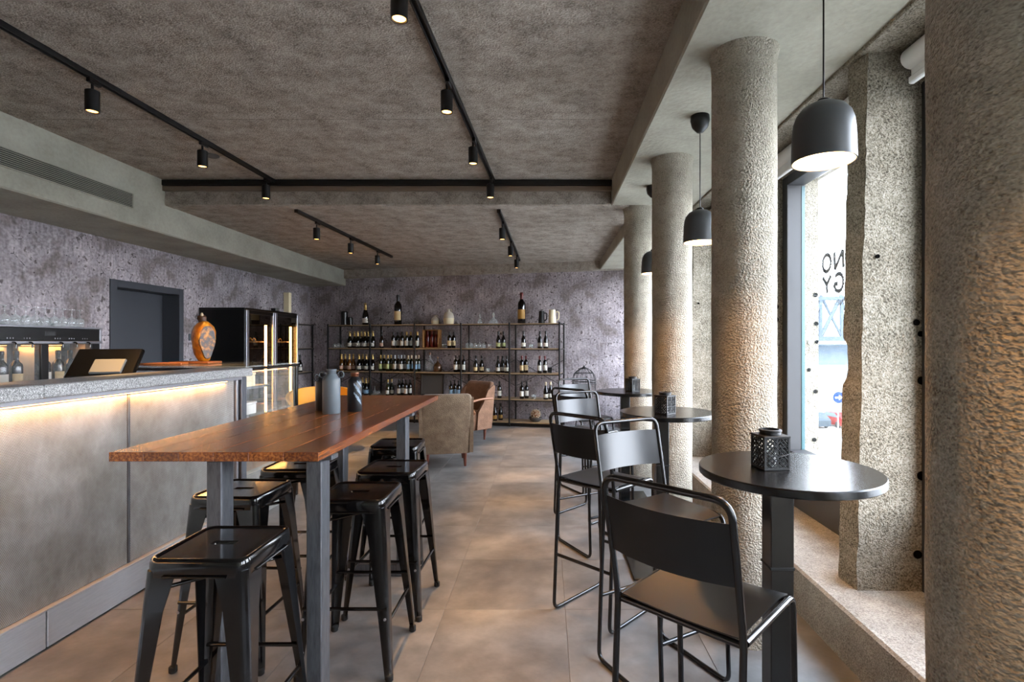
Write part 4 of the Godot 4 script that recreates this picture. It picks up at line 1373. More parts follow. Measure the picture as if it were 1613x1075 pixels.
func make_chairs() -> void:
	var o := thing("tube_chair", "black tube chair nearest the viewer, its curved back turned this way", "chair", Vector3.ZERO, 0.0, "black tube bar chairs")
	var w := 0.185
	var r := 0.0095
	for s in [-w, w]:
		var pts := rounded([Vector3(s, 0.705, 0.155), Vector3(s, 0.705, -0.185), Vector3(s, r, -0.215), Vector3(s, r, 0.205), Vector3(s, 0.70, 0.168)], 0.045, 6)
		part(o, "side_frame", tube(pts, r, 10), M.chair_tube)
	part(o, "back_frame", tube(rounded([Vector3(-w, 0.69, 0.168), Vector3(-w, 0.74, 0.172), Vector3(-w, 1.07, 0.24), Vector3(w, 1.07, 0.24), Vector3(w, 0.74, 0.172), Vector3(w, 0.69, 0.168)], 0.05, 7), r, 10), M.chair_tube)
	part(o, "rear_rail", tube([Vector3(-w, 0.70, 0.16), Vector3(w, 0.70, 0.16)], r, 10), M.chair_tube)
	part(o, "front_rail", tube([Vector3(-w, 0.695, -0.15), Vector3(w, 0.695, -0.15)], r, 10), M.chair_tube)
	part(o, "foot_rest", tube([Vector3(-w, 0.27, -0.203), Vector3(w, 0.27, -0.203)], r * 0.9, 10), M.chair_tube)
	part(o, "rear_stretcher", tube([Vector3(-w, 0.30, 0.190), Vector3(w, 0.30, 0.190)], r * 0.9, 10), M.chair_tube)
	# seat sheet, slightly dished, with turned edges
	var seat_top := []
	var nx := 12
	var nz := 10
	var st := ST()
	var sp := func(i: int, j: int, dy: float) -> Vector3:
		var u := float(i) / nx * 2 - 1
		var v := float(j) / nz * 2 - 1
		return Vector3(u * 0.172, 0.719 - 0.010 * (1 - u * u) * (1 - v * v * 0.4) - (0.012 * maxf(0.0, -v - 0.7) / 0.3) + dy, v * 0.172 - 0.006)
	for i in nx:
		for j in nz:
			quad(st, sp.call(i, j, 0.0), sp.call(i, j + 1, 0.0), sp.call(i + 1, j + 1, 0.0), sp.call(i + 1, j, 0.0), 1)
			quad(st, sp.call(i, j, -0.004), sp.call(i + 1, j, -0.004), sp.call(i + 1, j + 1, -0.004), sp.call(i, j + 1, -0.004), 2)
	for i in nx:
		quad(st, sp.call(i, nz, -0.004), sp.call(i + 1, nz, -0.004), sp.call(i + 1, nz, 0.0), sp.call(i, nz, 0.0), 3)
		quad(st, sp.call(i, 0, 0.0), sp.call(i + 1, 0, 0.0), sp.call(i + 1, 0, -0.004), sp.call(i, 0, -0.004), 4)
	for j in nz:
		quad(st, sp.call(0, j, -0.004), sp.call(0, j + 1, -0.004), sp.call(0, j + 1, 0.0), sp.call(0, j, 0.0), 5)
		quad(st, sp.call(nx, j, 0.0), sp.call(nx, j + 1, 0.0), sp.call(nx, j + 1, -0.004), sp.call(nx, j, -0.004), 6)
	part(o, "seat", done(st), M.chair_sheet)
	# curved back sheet
	var bs := ST()
	var bp := func(i: int, j: int, off: float) -> Vector3:
		var u := float(i) / 16 * 2 - 1
		var y := 0.855 + 0.16 * j / 6.0
		var z := 0.172 + (y - 0.74) * 0.21
		return Vector3(u * w, y, z + 0.036 * (1 - u * u) + off)
	for i in 16:
		for j in 6:
			quad(bs, bp.call(i, j, 0.0015), bp.call(i + 1, j, 0.0015), bp.call(i + 1, j + 1, 0.0015), bp.call(i, j + 1, 0.0015), 1)
			quad(bs, bp.call(i, j + 1, -0.0015), bp.call(i + 1, j + 1, -0.0015), bp.call(i + 1, j, -0.0015), bp.call(i, j, -0.0015), 2)
		quad(bs, bp.call(i, 6, 0.0015), bp.call(i + 1, 6, 0.0015), bp.call(i + 1, 6, -0.0015), bp.call(i, 6, -0.0015), 3)
		quad(bs, bp.call(i, 0, -0.0015), bp.call(i + 1, 0, -0.0015), bp.call(i + 1, 0, 0.0015), bp.call(i, 0, 0.0015), 3)
	part(o, "backrest", done(bs), M.chair_sheet)
	var spots := [[0.457, 1.527, -0.75, ""],
		[0.315, 2.86, -0.76, "black tube chair left of the middle round table, its back turned to the viewer"],
		[0.50, 2.31, -2.62, "black tube chair on the far side of the nearest round table, facing the viewer"],
		[0.345, 3.78, -2.62, "black tube chair on the far side of the middle round table, facing the viewer"],
		[0.34, 4.42, -0.76, "black tube chair on the near side of the farthest round table"],
		[0.40, 5.25, -2.62, "black tube chair on the far side of the farthest round table"]]
	o.position = P(spots[0][0], 0, spots[0][1])
	o.rotation.y = spots[0][2]
	for k in range(1, 6):
		copy(o, "tube_chair", P(spots[k][0], 0, spots[k][1]), spots[k][2], spots[k][3])

# ---------------------------------------------------------------- shelf rack along the end wall
const LEVELS := [0.08, 0.475, 0.922, 1.351, 1.783]

func on_shelf(px: float, level: int, t := 0.19) -> Vector3:
	var p := wall_point(shelf_s(px, t), t)
	return P(p.x, LEVELS[level] + 0.001, p.y)

func make_shelves() -> void:
	var r := thing("shelf_rack", "long black metal shelf rack with oak boards along the end wall", "shelf", P(FLX, 0, FLD), TURN)
	var n := 5
	var bay := 4.478 / n
	for k in n + 1:
		for z in [-0.012, -0.40]:
			var x := clampf(bay * k, 0.012, 4.466)
			part(r, "post", box(Vector3(0.026, 1.80, 0.026), 0.002), M.shelf_black, Vector3(x, 0.90, z))
		if k == 0 or k == n:
			for y in LEVELS:
				part(r, "end_rail", box(Vector3(0.02, 0.022, 0.36)), M.shelf_black, Vector3(clampf(bay * k, 0.012, 4.466), y - 0.012, -0.205))
	for level in 5:
		var y: float = LEVELS[level]
		for k in n:
			var x := bay * (k + 0.5)
			part(r, "shelf_board", box(Vector3(bay - 0.03, 0.02, 0.385), 0.002), M.oak, Vector3(x, y - 0.010, -0.205))
			part(r, "shelf_rail", box(Vector3(bay - 0.028, 0.014, 0.016)), M.shelf_black, Vector3(x, y - 0.028, -0.012))
	for k in n:
		part(r, "kick_rail", box(Vector3(bay - 0.028, 0.045, 0.016)), M.shelf_black, Vector3(bay * (k + 0.5), 0.03, -0.02))
		var st := ST()
		var x0 := bay * k + 0.02
		var x1 := bay * (k + 1) - 0.02
		var xm := (x0 + x1) / 2
		for e in [[x0, 1.14, xm, 0.90], [xm, 0.90, x1, 1.14], [x0, 0.68, xm, 0.90], [xm, 0.90, x1, 0.68]]:
			part(r, "back_brace", tube([Vector3(e[0], e[1], -0.41), Vector3(e[2], e[3], -0.41)], 0.006, 6), M.shelf_black)

	# [level, kind, glass, foil, label paper, cluster words, group, pixel columns in the photograph]
	var rows := [
		[3, "champagne", "green_glass", "foil_gold", "paper", "gold capped sparkling bottle in the upper shelf's first row", [551, 558.4, 563.5, 569.5, 574.5, 580, 587.4]],
		[3, "burgundy", "dark_glass", "", "paper_rose", "uncapped dark bottle with a rose label on the upper shelf", [601.3]],
		[3, "bordeaux", "dark_glass", "foil_black", "paper", "black capped bottle beside the rose labelled one, upper shelf", [619.5, 626.5, 633.4]],
		[3, "bordeaux", "green_glass", "foil_gold", "paper", "gold capped white labelled bottle before the red crate, upper shelf", [640.5, 647, 657.6]],
		[3, "bordeaux", "dark_glass", "foil_black", "paper_cream", "twin dark bottle with a cream label after the red crate", [707.9, 714.6]],
		[3, "burgundy", "dark_glass", "foil_black", "paper_green", "sloping dark bottle after the upturned glasses, upper shelf", [785, 793]],
		[3, "burgundy", "dark_glass", "foil_black", "paper", "sloping dark bottle with a white label in the upper end bay", [824.5, 850.5, 859.7]],
		[2, "champagne", "amber_glass", "foil_gold", "paper_rose", "amber sparkling bottle on the second shelf", [537.8, 543.8, 550.5, 556.5]],
		[2, "champagne", "dark_glass", "foil_gold", "paper", "dark gold capped sparkling bottle on the second shelf", [565.6, 571.5, 577, 582, 587]],
		[2, "bordeaux", "olive_glass", "foil_gold", "paper_green", "olive bottle with a pale green label on the second shelf", [599.5, 605, 611, 616]],
		[2, "bordeaux", "green_glass", "foil_silver", "paper", "silver capped bottle on the second shelf", [621.9, 627.3, 632, 637]],
		[2, "bordeaux", "olive_glass", "foil_cream", "paper_blue", "olive bottle with a pale blue label on the second shelf", [643, 648, 654.8, 659.5]],
		[2, "bordeaux", "dark_glass", "foil_black", "paper", "dark bottle beside the big glass flasks on the second shelf", [717.8, 723.5, 730.5]],
		[2, "burgundy", "dark_glass", "foil_black", "paper_cream", "round shouldered bottle with a cream label on the second shelf", [749.4, 758.6]],
		[2, "burgundy", "dark_glass", "foil_black", "paper", "round shouldered bottle with a low white label on the second shelf", [784.6, 791.8, 798.2]],
		[2, "bordeaux", "dark_glass", "foil_red", "paper_cream", "red capped bottle with a cream label in the end bay", [822, 828.5]],
		[2, "bordeaux", "dark_glass", "foil_red", "paper", "red capped bottle with a white label in the end bay", [850, 858.5]],
		[1, "champagne", "dark_glass", "foil_gold", "paper_blue", "gold capped sparkling bottle on the third shelf", [565.3, 571, 576.5, 581.5]],
		[1, "burgundy", "olive_glass", "foil_gold", "paper", "olive white wine bottle on the third shelf", [611, 617]],
		[1, "bordeaux", "dark_glass", "foil_black", "paper", "dark bottle before the chalkboard on the third shelf", [628.5, 634, 639.5, 646]],
		[1, "bordeaux", "dark_glass", "foil_black", "paper_blue", "dark bottle with a pale blue label after the chalkboard", [710.3, 716.3, 722.3]],
		[1, "bordeaux", "dark_glass", "foil_black", "paper", "dark white labelled bottle standing alone near the velvet armchair", [786.8]],
		[1, "bordeaux", "dark_glass", "foil_black", "paper", "dark white labelled bottle in the end bay's third shelf", [822, 829.5]],
		[1, "burgundy", "dark_glass", "foil_cream", "paper", "cream capped bottle with a brown and white label", [859.7, 867.2]],
		[0, "burgundy", "dark_glass", "foil_black", "paper_gold", "dark bottle with a gold label on the bottom shelf", [779.8, 788.5]],
	]
	for row in rows:
		var cols: Array = row[6]
		for k in cols.size():
			var label: String = row[5]
			if cols.size() > 1:
				label = "%s, %s from the bar" % [row[5], ordinal(k)]
			var t := 0.085 + (0.10 if k % 2 else 0.0)
			bottle(row[1], row[2], row[3], row[4], on_shelf(cols[k], row[0], t), label, row[5] + "s", 1.0, TURN + rng.randf_range(-0.25, 0.25))
	# big bottles on top
	bottle("champagne", "dark_glass", "foil_gold", "paper", on_shelf(575.7, 4), "large gold capped sparkling bottle on top of the shelf rack", "large bottles on the rack", 1.32, TURN)
	bottle("bordeaux", "dark_glass", "foil_black", "paper_cream", on_shelf(626.9, 4), "huge dark wine bottle with a cream label left of the stoneware jugs", "large bottles on the rack", 1.85, TURN)
	bottle("bordeaux", "dark_glass", "foil_red", "paper_gold", on_shelf(821.7, 4), "huge dark wine bottle beside the black mug on the rack", "large bottles on the rack", 1.83, TURN)
	# black canister pair
	for e in [[542.5, 0.065, 0.27, "tall black lidded canister on top of the shelf rack"], [551.5, 0.045, 0.155, "small black lidded canister on top of the shelf rack"]]:
		var c := thing("canister", e[3], "canister", on_shelf(e[0], 4), TURN, "black canisters on the rack")
		part(c, "canister_body", cyl(e[1], e[2] * 0.9, 24, 0.004), M.black_panel)
		part(c, "lid", lathe([Vector2(0, 0), Vector2(e[1] * 0.96, 0), Vector2(e[1] * 0.9, e[2] * 0.08), Vector2(0, e[2] * 0.1)], 24), M.black_panel, Vector3(0, e[2] * 0.9, 0))
	# stoneware jugs
	for e in [[685.3, 0.072, 0.165, "small off white stoneware jug with a ring handle on the rack"], [706.8, 0.098, 0.275, "larger two tone stoneware jug with a ring handle on the rack"]]:
		var j := thing("stoneware_jug", e[3], "jug", on_shelf(e[0], 4), TURN, "stoneware jugs on the rack")
		var rr: float = e[1]
		var h: float = e[2]
		part(j, "lower_body", lathe([Vector2(0, 0), Vector2(rr * 0.84, 0), Vector2(rr * 0.9, h * 0.03), Vector2(rr, h * 0.34), Vector2(rr, h * 0.40)], 28, 50), M.ceramic_cream)
		part(j, "upper_body", lathe([Vector2(rr, h * 0.40), Vector2(rr * 0.985, h * 0.52), Vector2(rr * 0.8, h * 0.70), Vector2(rr * 0.42, h * 0.82), Vector2(rr * 0.28, h * 0.86), Vector2(rr * 0.26, h * 0.95), Vector2(rr * 0.32, h * 0.97), Vector2(rr * 0.30, h), Vector2(0, h)], 28, 50), M.ceramic)
		var pts := []
		for k in 13:
			var a := -1.3 + 2.9 * k / 12.0
			pts.append(Vector3(rr * 0.30 + cos(a) * rr * 0.32, h * 0.88 + sin(a) * h * 0.10, 0))
		part(j, "handle", tube(pts, 0.009, 8), M.ceramic)
	# mug and pitcher
	for e in [[853.0, 0.055, 0.215, "black_matt", "straight black mug on the window end of the rack"], [870.0, 0.068, 0.235, "ceramic_cream", "cream pitcher with a loop handle at the window end of the rack"]]:
		var j := thing("pitcher", e[4], "pitcher", on_shelf(e[0], 4), TURN, "pitchers on the rack")
		var rr: float = e[1]
		var h: float = e[2]
		part(j, "pitcher_body", lathe([Vector2(0, 0), Vector2(rr, 0), Vector2(rr * 1.0, h * 0.1), Vector2(rr * 0.82, h), Vector2(rr * 0.74, h), Vector2(rr * 0.9, h * 0.1), Vector2(0, h * 0.08)], 28, 50), M[e[3]])
		part(j, "handle", tube(rounded([Vector3(rr * 0.82, h * 0.84, 0), Vector3(rr * 1.75, h * 0.84, 0), Vector3(rr * 1.65, h * 0.30, 0), Vector3(rr * 0.92, h * 0.22, 0)], 0.05, 6), 0.010, 8), M[e[3]])
	# clear decanters on top
	for e in [[756.0, 0.05, 0.16, "small clear glass decanter on top of the rack"], [777.5, 0.09, 0.17, "broad clear glass decanter on top of the rack"]]:
		var j := thing("decanter", e[3], "decanter", on_shelf(e[0], 4), 0.0, "clear decanters on the rack")
		var rr: float = e[1]
		var h: float = e[2]
		part(j, "decanter_glass", lathe([Vector2(0, 0.002), Vector2(rr * 0.9, 0), Vector2(rr, 0.02), Vector2(rr * 0.8, h * 0.35), Vector2(rr * 0.25, h * 0.55), Vector2(rr * 0.2, h * 0.8), Vector2(rr * 0.4, h)], 24, 60), M.thin_glass)
		part(j, "stopper", lathe([Vector2(0, 0), Vector2(rr * 0.18, 0), Vector2(rr * 0.22, 0.03), Vector2(0, 0.045)], 12), M.thin_glass, Vector3(0, h * 0.97, 0))
	# upturned glasses
	var gm := wine_glass_mesh()
	for row in [[3, [527.5, 533.7, 539.9, 546.1], "upturned glass at the bar end of the upper shelf"], [3, [736, 742.5, 749, 755.5, 762], "upturned glass in the middle bay of the upper shelf"], [1, [590.5, 597, 603.5], "upturned glass between bottles on the third shelf"]]:
		for k in row[1].size():
			var g := thing("wine_glass", "%s, %s from the bar side" % [row[2], ordinal(k)], "wine glass", on_shelf(row[1][k], row[0], 0.14), 0.0, row[2] + "es")
			part(g, "glass_body", gm, M.thin_glass)
	# tumblers
	for e in [[699.0, 3, "short glass tumbler after the red crate on the upper shelf"], [771.5, 3, "short glass tumbler after the upturned glasses, upper shelf"], [836.5, 3, "short glass tumbler in the end bay, upper shelf"], [768.4, 2, "short glass tumbler on the second shelf"], [776.8, 1, "short glass tumbler by the velvet armchair, third shelf"], [840.7, 1, "short glass tumbler in the end bay, third shelf"]]:
		var g := thing("tumbler", e[2], "tumbler", on_shelf(e[0], e[1], 0.15), 0.0, "tumblers on the rack")
		part(g, "tumbler_glass", lathe([Vector2(0, 0.008), Vector2(0.034, 0.008), Vector2(0.04, 0.07), Vector2(0.042, 0.07), Vector2(0.037, 0.0), Vector2(0, 0.0)], 18, 40), M.thin_glass)
		part(g, "candle_stub", cyl(0.026, 0.018, 14, 0.003), M.copper, Vector3(0, 0.0085, 0))
	# wooden crate with three red bottles
	var cp := on_shelf(680.5, 3, 0.20)
	var cr := thing("wooden_crate", "open wooden presentation crate holding red bottles on the upper shelf", "crate", cp, TURN)
	part(cr, "crate_back", box(Vector3(0.30, 0.32, 0.012)), M.leg_wood, Vector3(0, 0.165, -0.07))
	for s in [-1, 1]:
		part(cr, "crate_side", box(Vector3(0.014, 0.335, 0.15), 0.002), M.crate, Vector3(0.15 * s, 0.168, 0))
		part(cr, "crate_end", box(Vector3(0.286, 0.014, 0.15), 0.002), M.crate, Vector3(0, 0.168 + 0.160 * s, 0))
	for k in 3:
		bottle("bordeaux", "red_bottle", "foil_red", "", cp + Vector3(UX, 0, -UD) * (-0.085 + 0.085 * k) + Vector3(0, 0.0155, 0), "red wrapped bottle in the wooden crate, %s from the bar side" % ordinal(k), "red bottles in the crate", 1.0)
	# demijohns
	for e in [[677.4, 0.098, 0.335, "thin_glass", "big clear glass flask with a cork on the second shelf", 0.25], [689.5, 0.078, 0.265, "brown_glass", "shiny brown glass flask on the second shelf", 0.12]]:
		var j := thing("glass_flask", e[4], "flask", on_shelf(e[0], 2, e[5]), 0.0, "round glass flasks on the rack")
		var rr: float = e[1]
		var h: float = e[2]
		part(j, "flask_glass", lathe([Vector2(0, 0.003), Vector2(rr * 0.8, 0), Vector2(rr * 0.95, h * 0.06), Vector2(rr, h * 0.3), Vector2(rr * 0.9, h * 0.45), Vector2(rr * 0.5, h * 0.58), Vector2(rr * 0.24, h * 0.66), Vector2(rr * 0.2, h * 0.9), Vector2(rr * 0.26, h * 0.92), Vector2(rr * 0.24, h * 0.95)], 26, 60), M[e[3]])
		part(j, "cork", cyl(rr * 0.18, h * 0.12, 12, 0.003), M.arm_wood, Vector3(0, h * 0.9, 0))
	# chalkboard panel
	var cb := thing("chalkboard", "grey slate board in a black frame leaning on the third shelf", "board", on_shelf(679.5, 1, 0.14) + Vector3(0, 0.012, 0), TURN)
	part(cb, "slate", box(Vector3(0.40, 0.36, 0.012)), M.stone_grey, Vector3(0, 0.20, -0.03), Vector3(-0.08, 0, 0))
	for s in [-1, 1]:
		part(cb, "frame_side", box(Vector3(0.03, 0.40, 0.022), 0.003), M.shelf_black, Vector3(0.214 * s, 0.20, -0.03), Vector3(-0.08, 0, 0))
		part(cb, "frame_end", box(Vector3(0.40, 0.028, 0.022), 0.003), M.shelf_black, Vector3(0, 0.20 + 0.19 * s, -0.03 - 0.015 * s), Vector3(-0.08, 0, 0))
	var ph := thing("picture_stand", "small black picture stand leaning beside the red capped bottles", "picture stand", on_shelf(866.0, 2, 0.12) + Vector3(0, 0.006, 0), TURN + 0.3)
	part(ph, "front_plate", box(Vector3(0.075, 0.095, 0.008), 0.002), M.black_panel, Vector3(0, 0.048, 0), Vector3(-0.25, 0, -0.12))
	part(ph, "back_leg", box(Vector3(0.02, 0.085, 0.005)), M.black_panel, Vector3(0, 0.042, -0.03), Vector3(0.3, 0, 0))
	# bowl with dried flower head
	var bw := thing("stone_bowl", "grey stone bowl with a dried flower ball on the bottom shelf", "bowl", on_shelf(843.8, 0, 0.15))
	part(bw, "bowl_shell", lathe([Vector2(0, 0), Vector2(0.06, 0), Vector2(0.10, 0.03), Vector2(0.115, 0.075), Vector2(0.105, 0.075), Vector2(0.09, 0.04), Vector2(0, 0.03)], 28, 45), M.stone_grey)
	var ball := part(bw, "flower_ball", lathe([Vector2(0, -0.078), Vector2(0.04, -0.068), Vector2(0.068, -0.035), Vector2(0.075, 0.0), Vector2(0.068, 0.035), Vector2(0.04, 0.068), Vector2(0, 0.078)], 16), M.arm_wood, Vector3(0, 0.125, 0))
	var curl := ST()
	for k in 46:
		var a := k * 2.39996
		var y := 1.0 - 2.0 * (k + 0.5) / 46
		var q := sqrt(1 - y * y)
		var nrm := Vector3(cos(a) * q, y, sin(a) * q)
		var side := nrm.cross(Vector3.UP).normalized()
		var pts := []
		for m in 6:
			var t := m / 5.0
			pts.append(nrm * (0.072 + 0.018 * sin(t * PI)) + (side * cos(k) + nrm.cross(side) * sin(k)) * (0.034 * (t - 0.5)))
		add_tube(curl, pts, 0.0055, 5)
	var cu := part(ball, "dried_petals", done(curl), M.foil_cream)
	cu.set_meta("kind", "stuff")

# ---------------------------------------------------------------- armchairs and bird cage at the far end
func make_armchair(label: String, at: Vector3, turn: float, mat: Material, group: String) -> Node3D:
	# faces +z in its own axes
	var o := thing("armchair", label, "armchair", at, turn, group)
	var back := []
	for e in [[0.16, -0.22, 0.56, 0.10], [0.24, -0.235, 0.58, 0.12], [0.42, -0.255, 0.60, 0.13], [0.65, -0.30, 0.60, 0.12], [0.80, -0.335, 0.585, 0.10], [0.845, -0.345, 0.55, 0.075], [0.86, -0.345, 0.48, 0.03]]:
		var ring := []
		for p in round_rect(e[2], e[3], minf(0.045, e[3] * 0.45), 4):
			ring.append(Vector3(p.x, e[0], p.y + e[1] + 0.05 * (p.x / 0.3) * (p.x / 0.3)))
		ring.reverse()
		back.append(ring)
	part(o, "backrest", loft(back), mat)
	var seat := []
	for e in [[0.16, 0.50, 0.52], [0.18, 0.53, 0.55], [0.36, 0.54, 0.56], [0.415, 0.53, 0.55], [0.435, 0.49, 0.50]]:
		var ring := []
		for p in round_rect(e[1], e[2], 0.06, 4):
			ring.append(Vector3(p.x, e[0], p.y + 0.05))
		ring.reverse()
		seat.append(ring)
	part(o, "seat_cushion", loft(seat), mat)
	for s in [-1.0, 1.0]:
		var wing := [Vector2(-0.26, 0.17), Vector2(0.02, 0.17), Vector2(0.0, 0.42), Vector2(-0.10, 0.56), Vector2(-0.19, 0.74), Vector2(-0.30, 0.82), Vector2(-0.33, 0.80)]
		var st := ST()
		add_prism(st, PackedVector2Array(wing), -0.022, 0.022, Transform3D(Basis(Vector3(0, 0, 1), Vector3(1, 0, 0), Vector3(0, 1, 0)), Vector3(s * 0.285, 0, 0)), 0.004)
		part(o, "side_wing", done(st), mat)
		var arm := rounded([Vector3(s * 0.315, 0.62, -0.27), Vector3(s * 0.325, 0.625, -0.05), Vector3(s * 0.32, 0.58, 0.24), Vector3(s * 0.30, 0.44, 0.28), Vector3(s * 0.27, 0.18, 0.25)], 0.10, 5)
		part(o, "wooden_arm", tube(arm, 0.017, 10), M.arm_wood)
		for z in [-0.19, 0.25]:
			part(o, "leg", lathe([Vector2(0, 0), Vector2(0.014, 0), Vector2(0.026, 0.17), Vector2(0, 0.172)], 12), M.leg_wood, Vector3(s * 0.22, 0, z), Vector3(-0.12 * signf(z) * -1.0, 0, 0.05 * s))
	return o

func make_lounge() -> void:
	make_armchair("brown velvet armchair seen from behind past the wooden table", P(-1.21, 0, 6.32), PI + 0.22, M.velvet, "velvet armchairs")
	make_armchair("rosy brown velvet armchair with a wooden arm, turned towards the bar", P(-1.22, 0, 7.88), -0.75, M.velvet_rose, "velvet armchairs")
	# yellow shell chair
	var y := thing("shell_armchair", "mustard yellow shell armchair glowing behind the flasks", "armchair", P(-2.95, 0, 7.0), 0.55)
	var st := ST()
	var n := 28
	var shell := func(i: int, j: int, off: float) -> Vector3:
		var a := deg_to_rad(-118 + 236.0 * i / n)
		var t := j / 8.0
		var top := 0.84 - 0.20 * pow(absf(a) / deg_to_rad(118), 2.2)
		var r := lerpf(0.34, 0.42, t) + off
		return Vector3(sin(a) * r, lerpf(0.26, top, t), -cos(a) * r)
	for i in n:
		for j in 8:
			quad(st, shell.call(i, j, 0), shell.call(i, j + 1, 0), shell.call(i + 1, j + 1, 0), shell.call(i + 1, j, 0), 1)
			quad(st, shell.call(i, j, 0.045), shell.call(i + 1, j, 0.045), shell.call(i + 1, j + 1, 0.045), shell.call(i, j + 1, 0.045), 2)
		quad(st, shell.call(i, 8, 0), shell.call(i, 8, 0.045), shell.call(i + 1, 8, 0.045), shell.call(i + 1, 8, 0), 3)
		quad(st, shell.call(i, 0, 0.045), shell.call(i, 0, 0), shell.call(i + 1, 0, 0), shell.call(i + 1, 0, 0.045), 3)
	for i in [0, n]:
		for j in 8:
			quad(st, shell.call(i, j, 0.0), shell.call(i, j, 0.045), shell.call(i, j + 1, 0.045), shell.call(i, j + 1, 0.0), 4 + i)
	part(y, "shell_back", done(st), M.yellow)
	part(y, "seat_cushion", lathe([Vector2(0, 0.27), Vector2(0.33, 0.27), Vector2(0.35, 0.30), Vector2(0.35, 0.40), Vector2(0.32, 0.43), Vector2(0, 0.44)], 32, 50), M.yellow, Vector3(0, 0, 0.02))
	for a in [0.8, 2.35, 3.9, 5.5]:
		part(y, "leg", lathe([Vector2(0, 0), Vector2(0.012, 0), Vector2(0.02, 0.27), Vector2(0, 0.27)], 10), M.leg_wood, Vector3(cos(a) * 0.24, 0, sin(a) * 0.24))
	var cu := thing("cushion", "small brown cushion on the yellow shell armchair", "cushion", P(-2.80, 0.445, 6.98), 0.3)
	var rings := []
	for e in [[0.0, 0.10, 0.03], [0.05, 0.19, 0.08], [0.14, 0.21, 0.10], [0.22, 0.18, 0.07], [0.26, 0.08, 0.03]]:
		var ring := []
		for p in round_rect(e[1], e[2], e[2] * 0.45, 4):
			ring.append(Vector3(p.x, e[0], p.y - e[0] * 0.3))
		ring.reverse()
		rings.append(ring)
	part(cu, "cover", loft(rings), M.copper)
	# bird cage on a low stand
	var c := thing("bird_cage", "black wire bird cage with a domed top by the end wall", "cage", P(0.60, 0, 8.45))
	var ring_at := func(r: float, yy: float) -> Array:
		var out := []
		for k in 28:
			out.append(Vector3(cos(TAU * k / 28) * r, yy, sin(TAU * k / 28) * r))
		return out
	for e in [[0.19, 0.42], [0.19, 0.62], [0.19, 0.80], [0.19, 0.84], [0.155, 0.96], [0.07, 1.035]]:
		part(c, "hoop", tube(ring_at.call(e[0], e[1]), 0.006, 6, true), M.shelf_black)
	for k in 14:
		var a := TAU * k / 14
		var pts := [Vector3(cos(a) * 0.19, 0.42, sin(a) * 0.19), Vector3(cos(a) * 0.19, 0.80, sin(a) * 0.19)]
		for m in 7:
			var t := PI / 2 * (m + 1) / 7.0
			pts.append(Vector3(cos(a) * 0.19 * cos(t), 0.84 + 0.20 * sin(t), sin(a) * 0.19 * cos(t)))
		part(c, "wire", tube(pts, 0.0042, 5), M.shelf_black)
	part(c, "finial", lathe([Vector2(0, 0), Vector2(0.05, 0), Vector2(0.055, 0.012), Vector2(0.02, 0.03), Vector2(0.012, 0.045), Vector2(0, 0.06)], 14), M.shelf_black, Vector3(0, 1.03, 0))
	part(c, "tray", cyl(0.20, 0.02, 28, 0.004), M.shelf_black, Vector3(0, 0.40, 0))
	for k in 3:
		var a := TAU * k / 3 + 0.4
		part(c, "stand_leg", tube([Vector3(cos(a) * 0.12, 0.405, sin(a) * 0.12), Vector3(cos(a) * 0.2, 0.008, sin(a) * 0.2)], 0.010, 8), M.shelf_black)

# ---------------------------------------------------------------- lamps
func spot_lamp(at: Vector3, label: String, tilt: float, energy: float) -> void:
	# AT is the underside of the track
	var o := thing("track_spotlight", label, "spotlight", at, 0.0, "black track spotlights")
	part(o, "adapter", box(Vector3(0.026, 0.03, 0.09), 0.003), M.spot_black, Vector3(0, -0.014, 0))
	part(o, "stem", cyl(0.008, 0.05, 8), M.spot_black, Vector3(-0.01, -0.07, 0))
	part(o, "housing", lathe([Vector2(0.030, 0.012), Vector2(0.033, 0.0), Vector2(0.038, 0.0), Vector2(0.038, 0.128), Vector2(0.034, 0.132), Vector2(0, 0.132)], 24, 40), M.spot_black, Vector3(-0.01, -0.20, 0))
	part(o, "lamp_lens", lathe([Vector2(0, 0), Vector2(0.0295, 0.002), Vector2(0.0295, 0.006), Vector2(0, 0.006)], 20), glow(Color(1.0, 0.74, 0.40), 5.0), Vector3(-0.01, -0.196, 0))
	var l := SpotLight3D.new()
	l.name = "spot_light"
	o.add_child(l, true)
	l.position = Vector3(-0.01, -0.203, 0)
	l.rotation = Vector3(-PI / 2, 0, 0)
	l.rotate_z(tilt)
	l.light_color = Color(1.0, 0.76, 0.48)
	l.light_energy = energy
	l.light_size = 0.025
	l.spot_angle = 16.0
	l.spot_angle_attenuation = 0.8
	l.spot_range = 14.0
	l.spot_attenuation = 2.0
	l.shadow_enabled = true

func track(x0: float, d0: float, x1: float, d1: float, y: float, label: String) -> void:
	var a := P(x0, y, d0)
	var b := P(x1, y, d1)
	var o := thing("lighting_track", label, "track", (a + b) / 2, atan2((b - a).x, (b - a).z), "black lighting tracks")
	var n := (b - a).length()
	for s in [-1, 1]:
		part(o, "rail_side", box(Vector3(0.008, 0.034, n), 0.001), M.spot_black, Vector3(0.014 * s, -0.017, 0))
	part(o, "rail_top", box(Vector3(0.036, 0.008, n), 0.001), M.spot_black, Vector3(0, -0.004, 0))
	for s in [-1, 1]:
		part(o, "end_cap", box(Vector3(0.038, 0.036, 0.012), 0.001), M.spot_black, Vector3(0, -0.018, s * n / 2))

const SPOT := 7.0
const PENDANT := 1.0

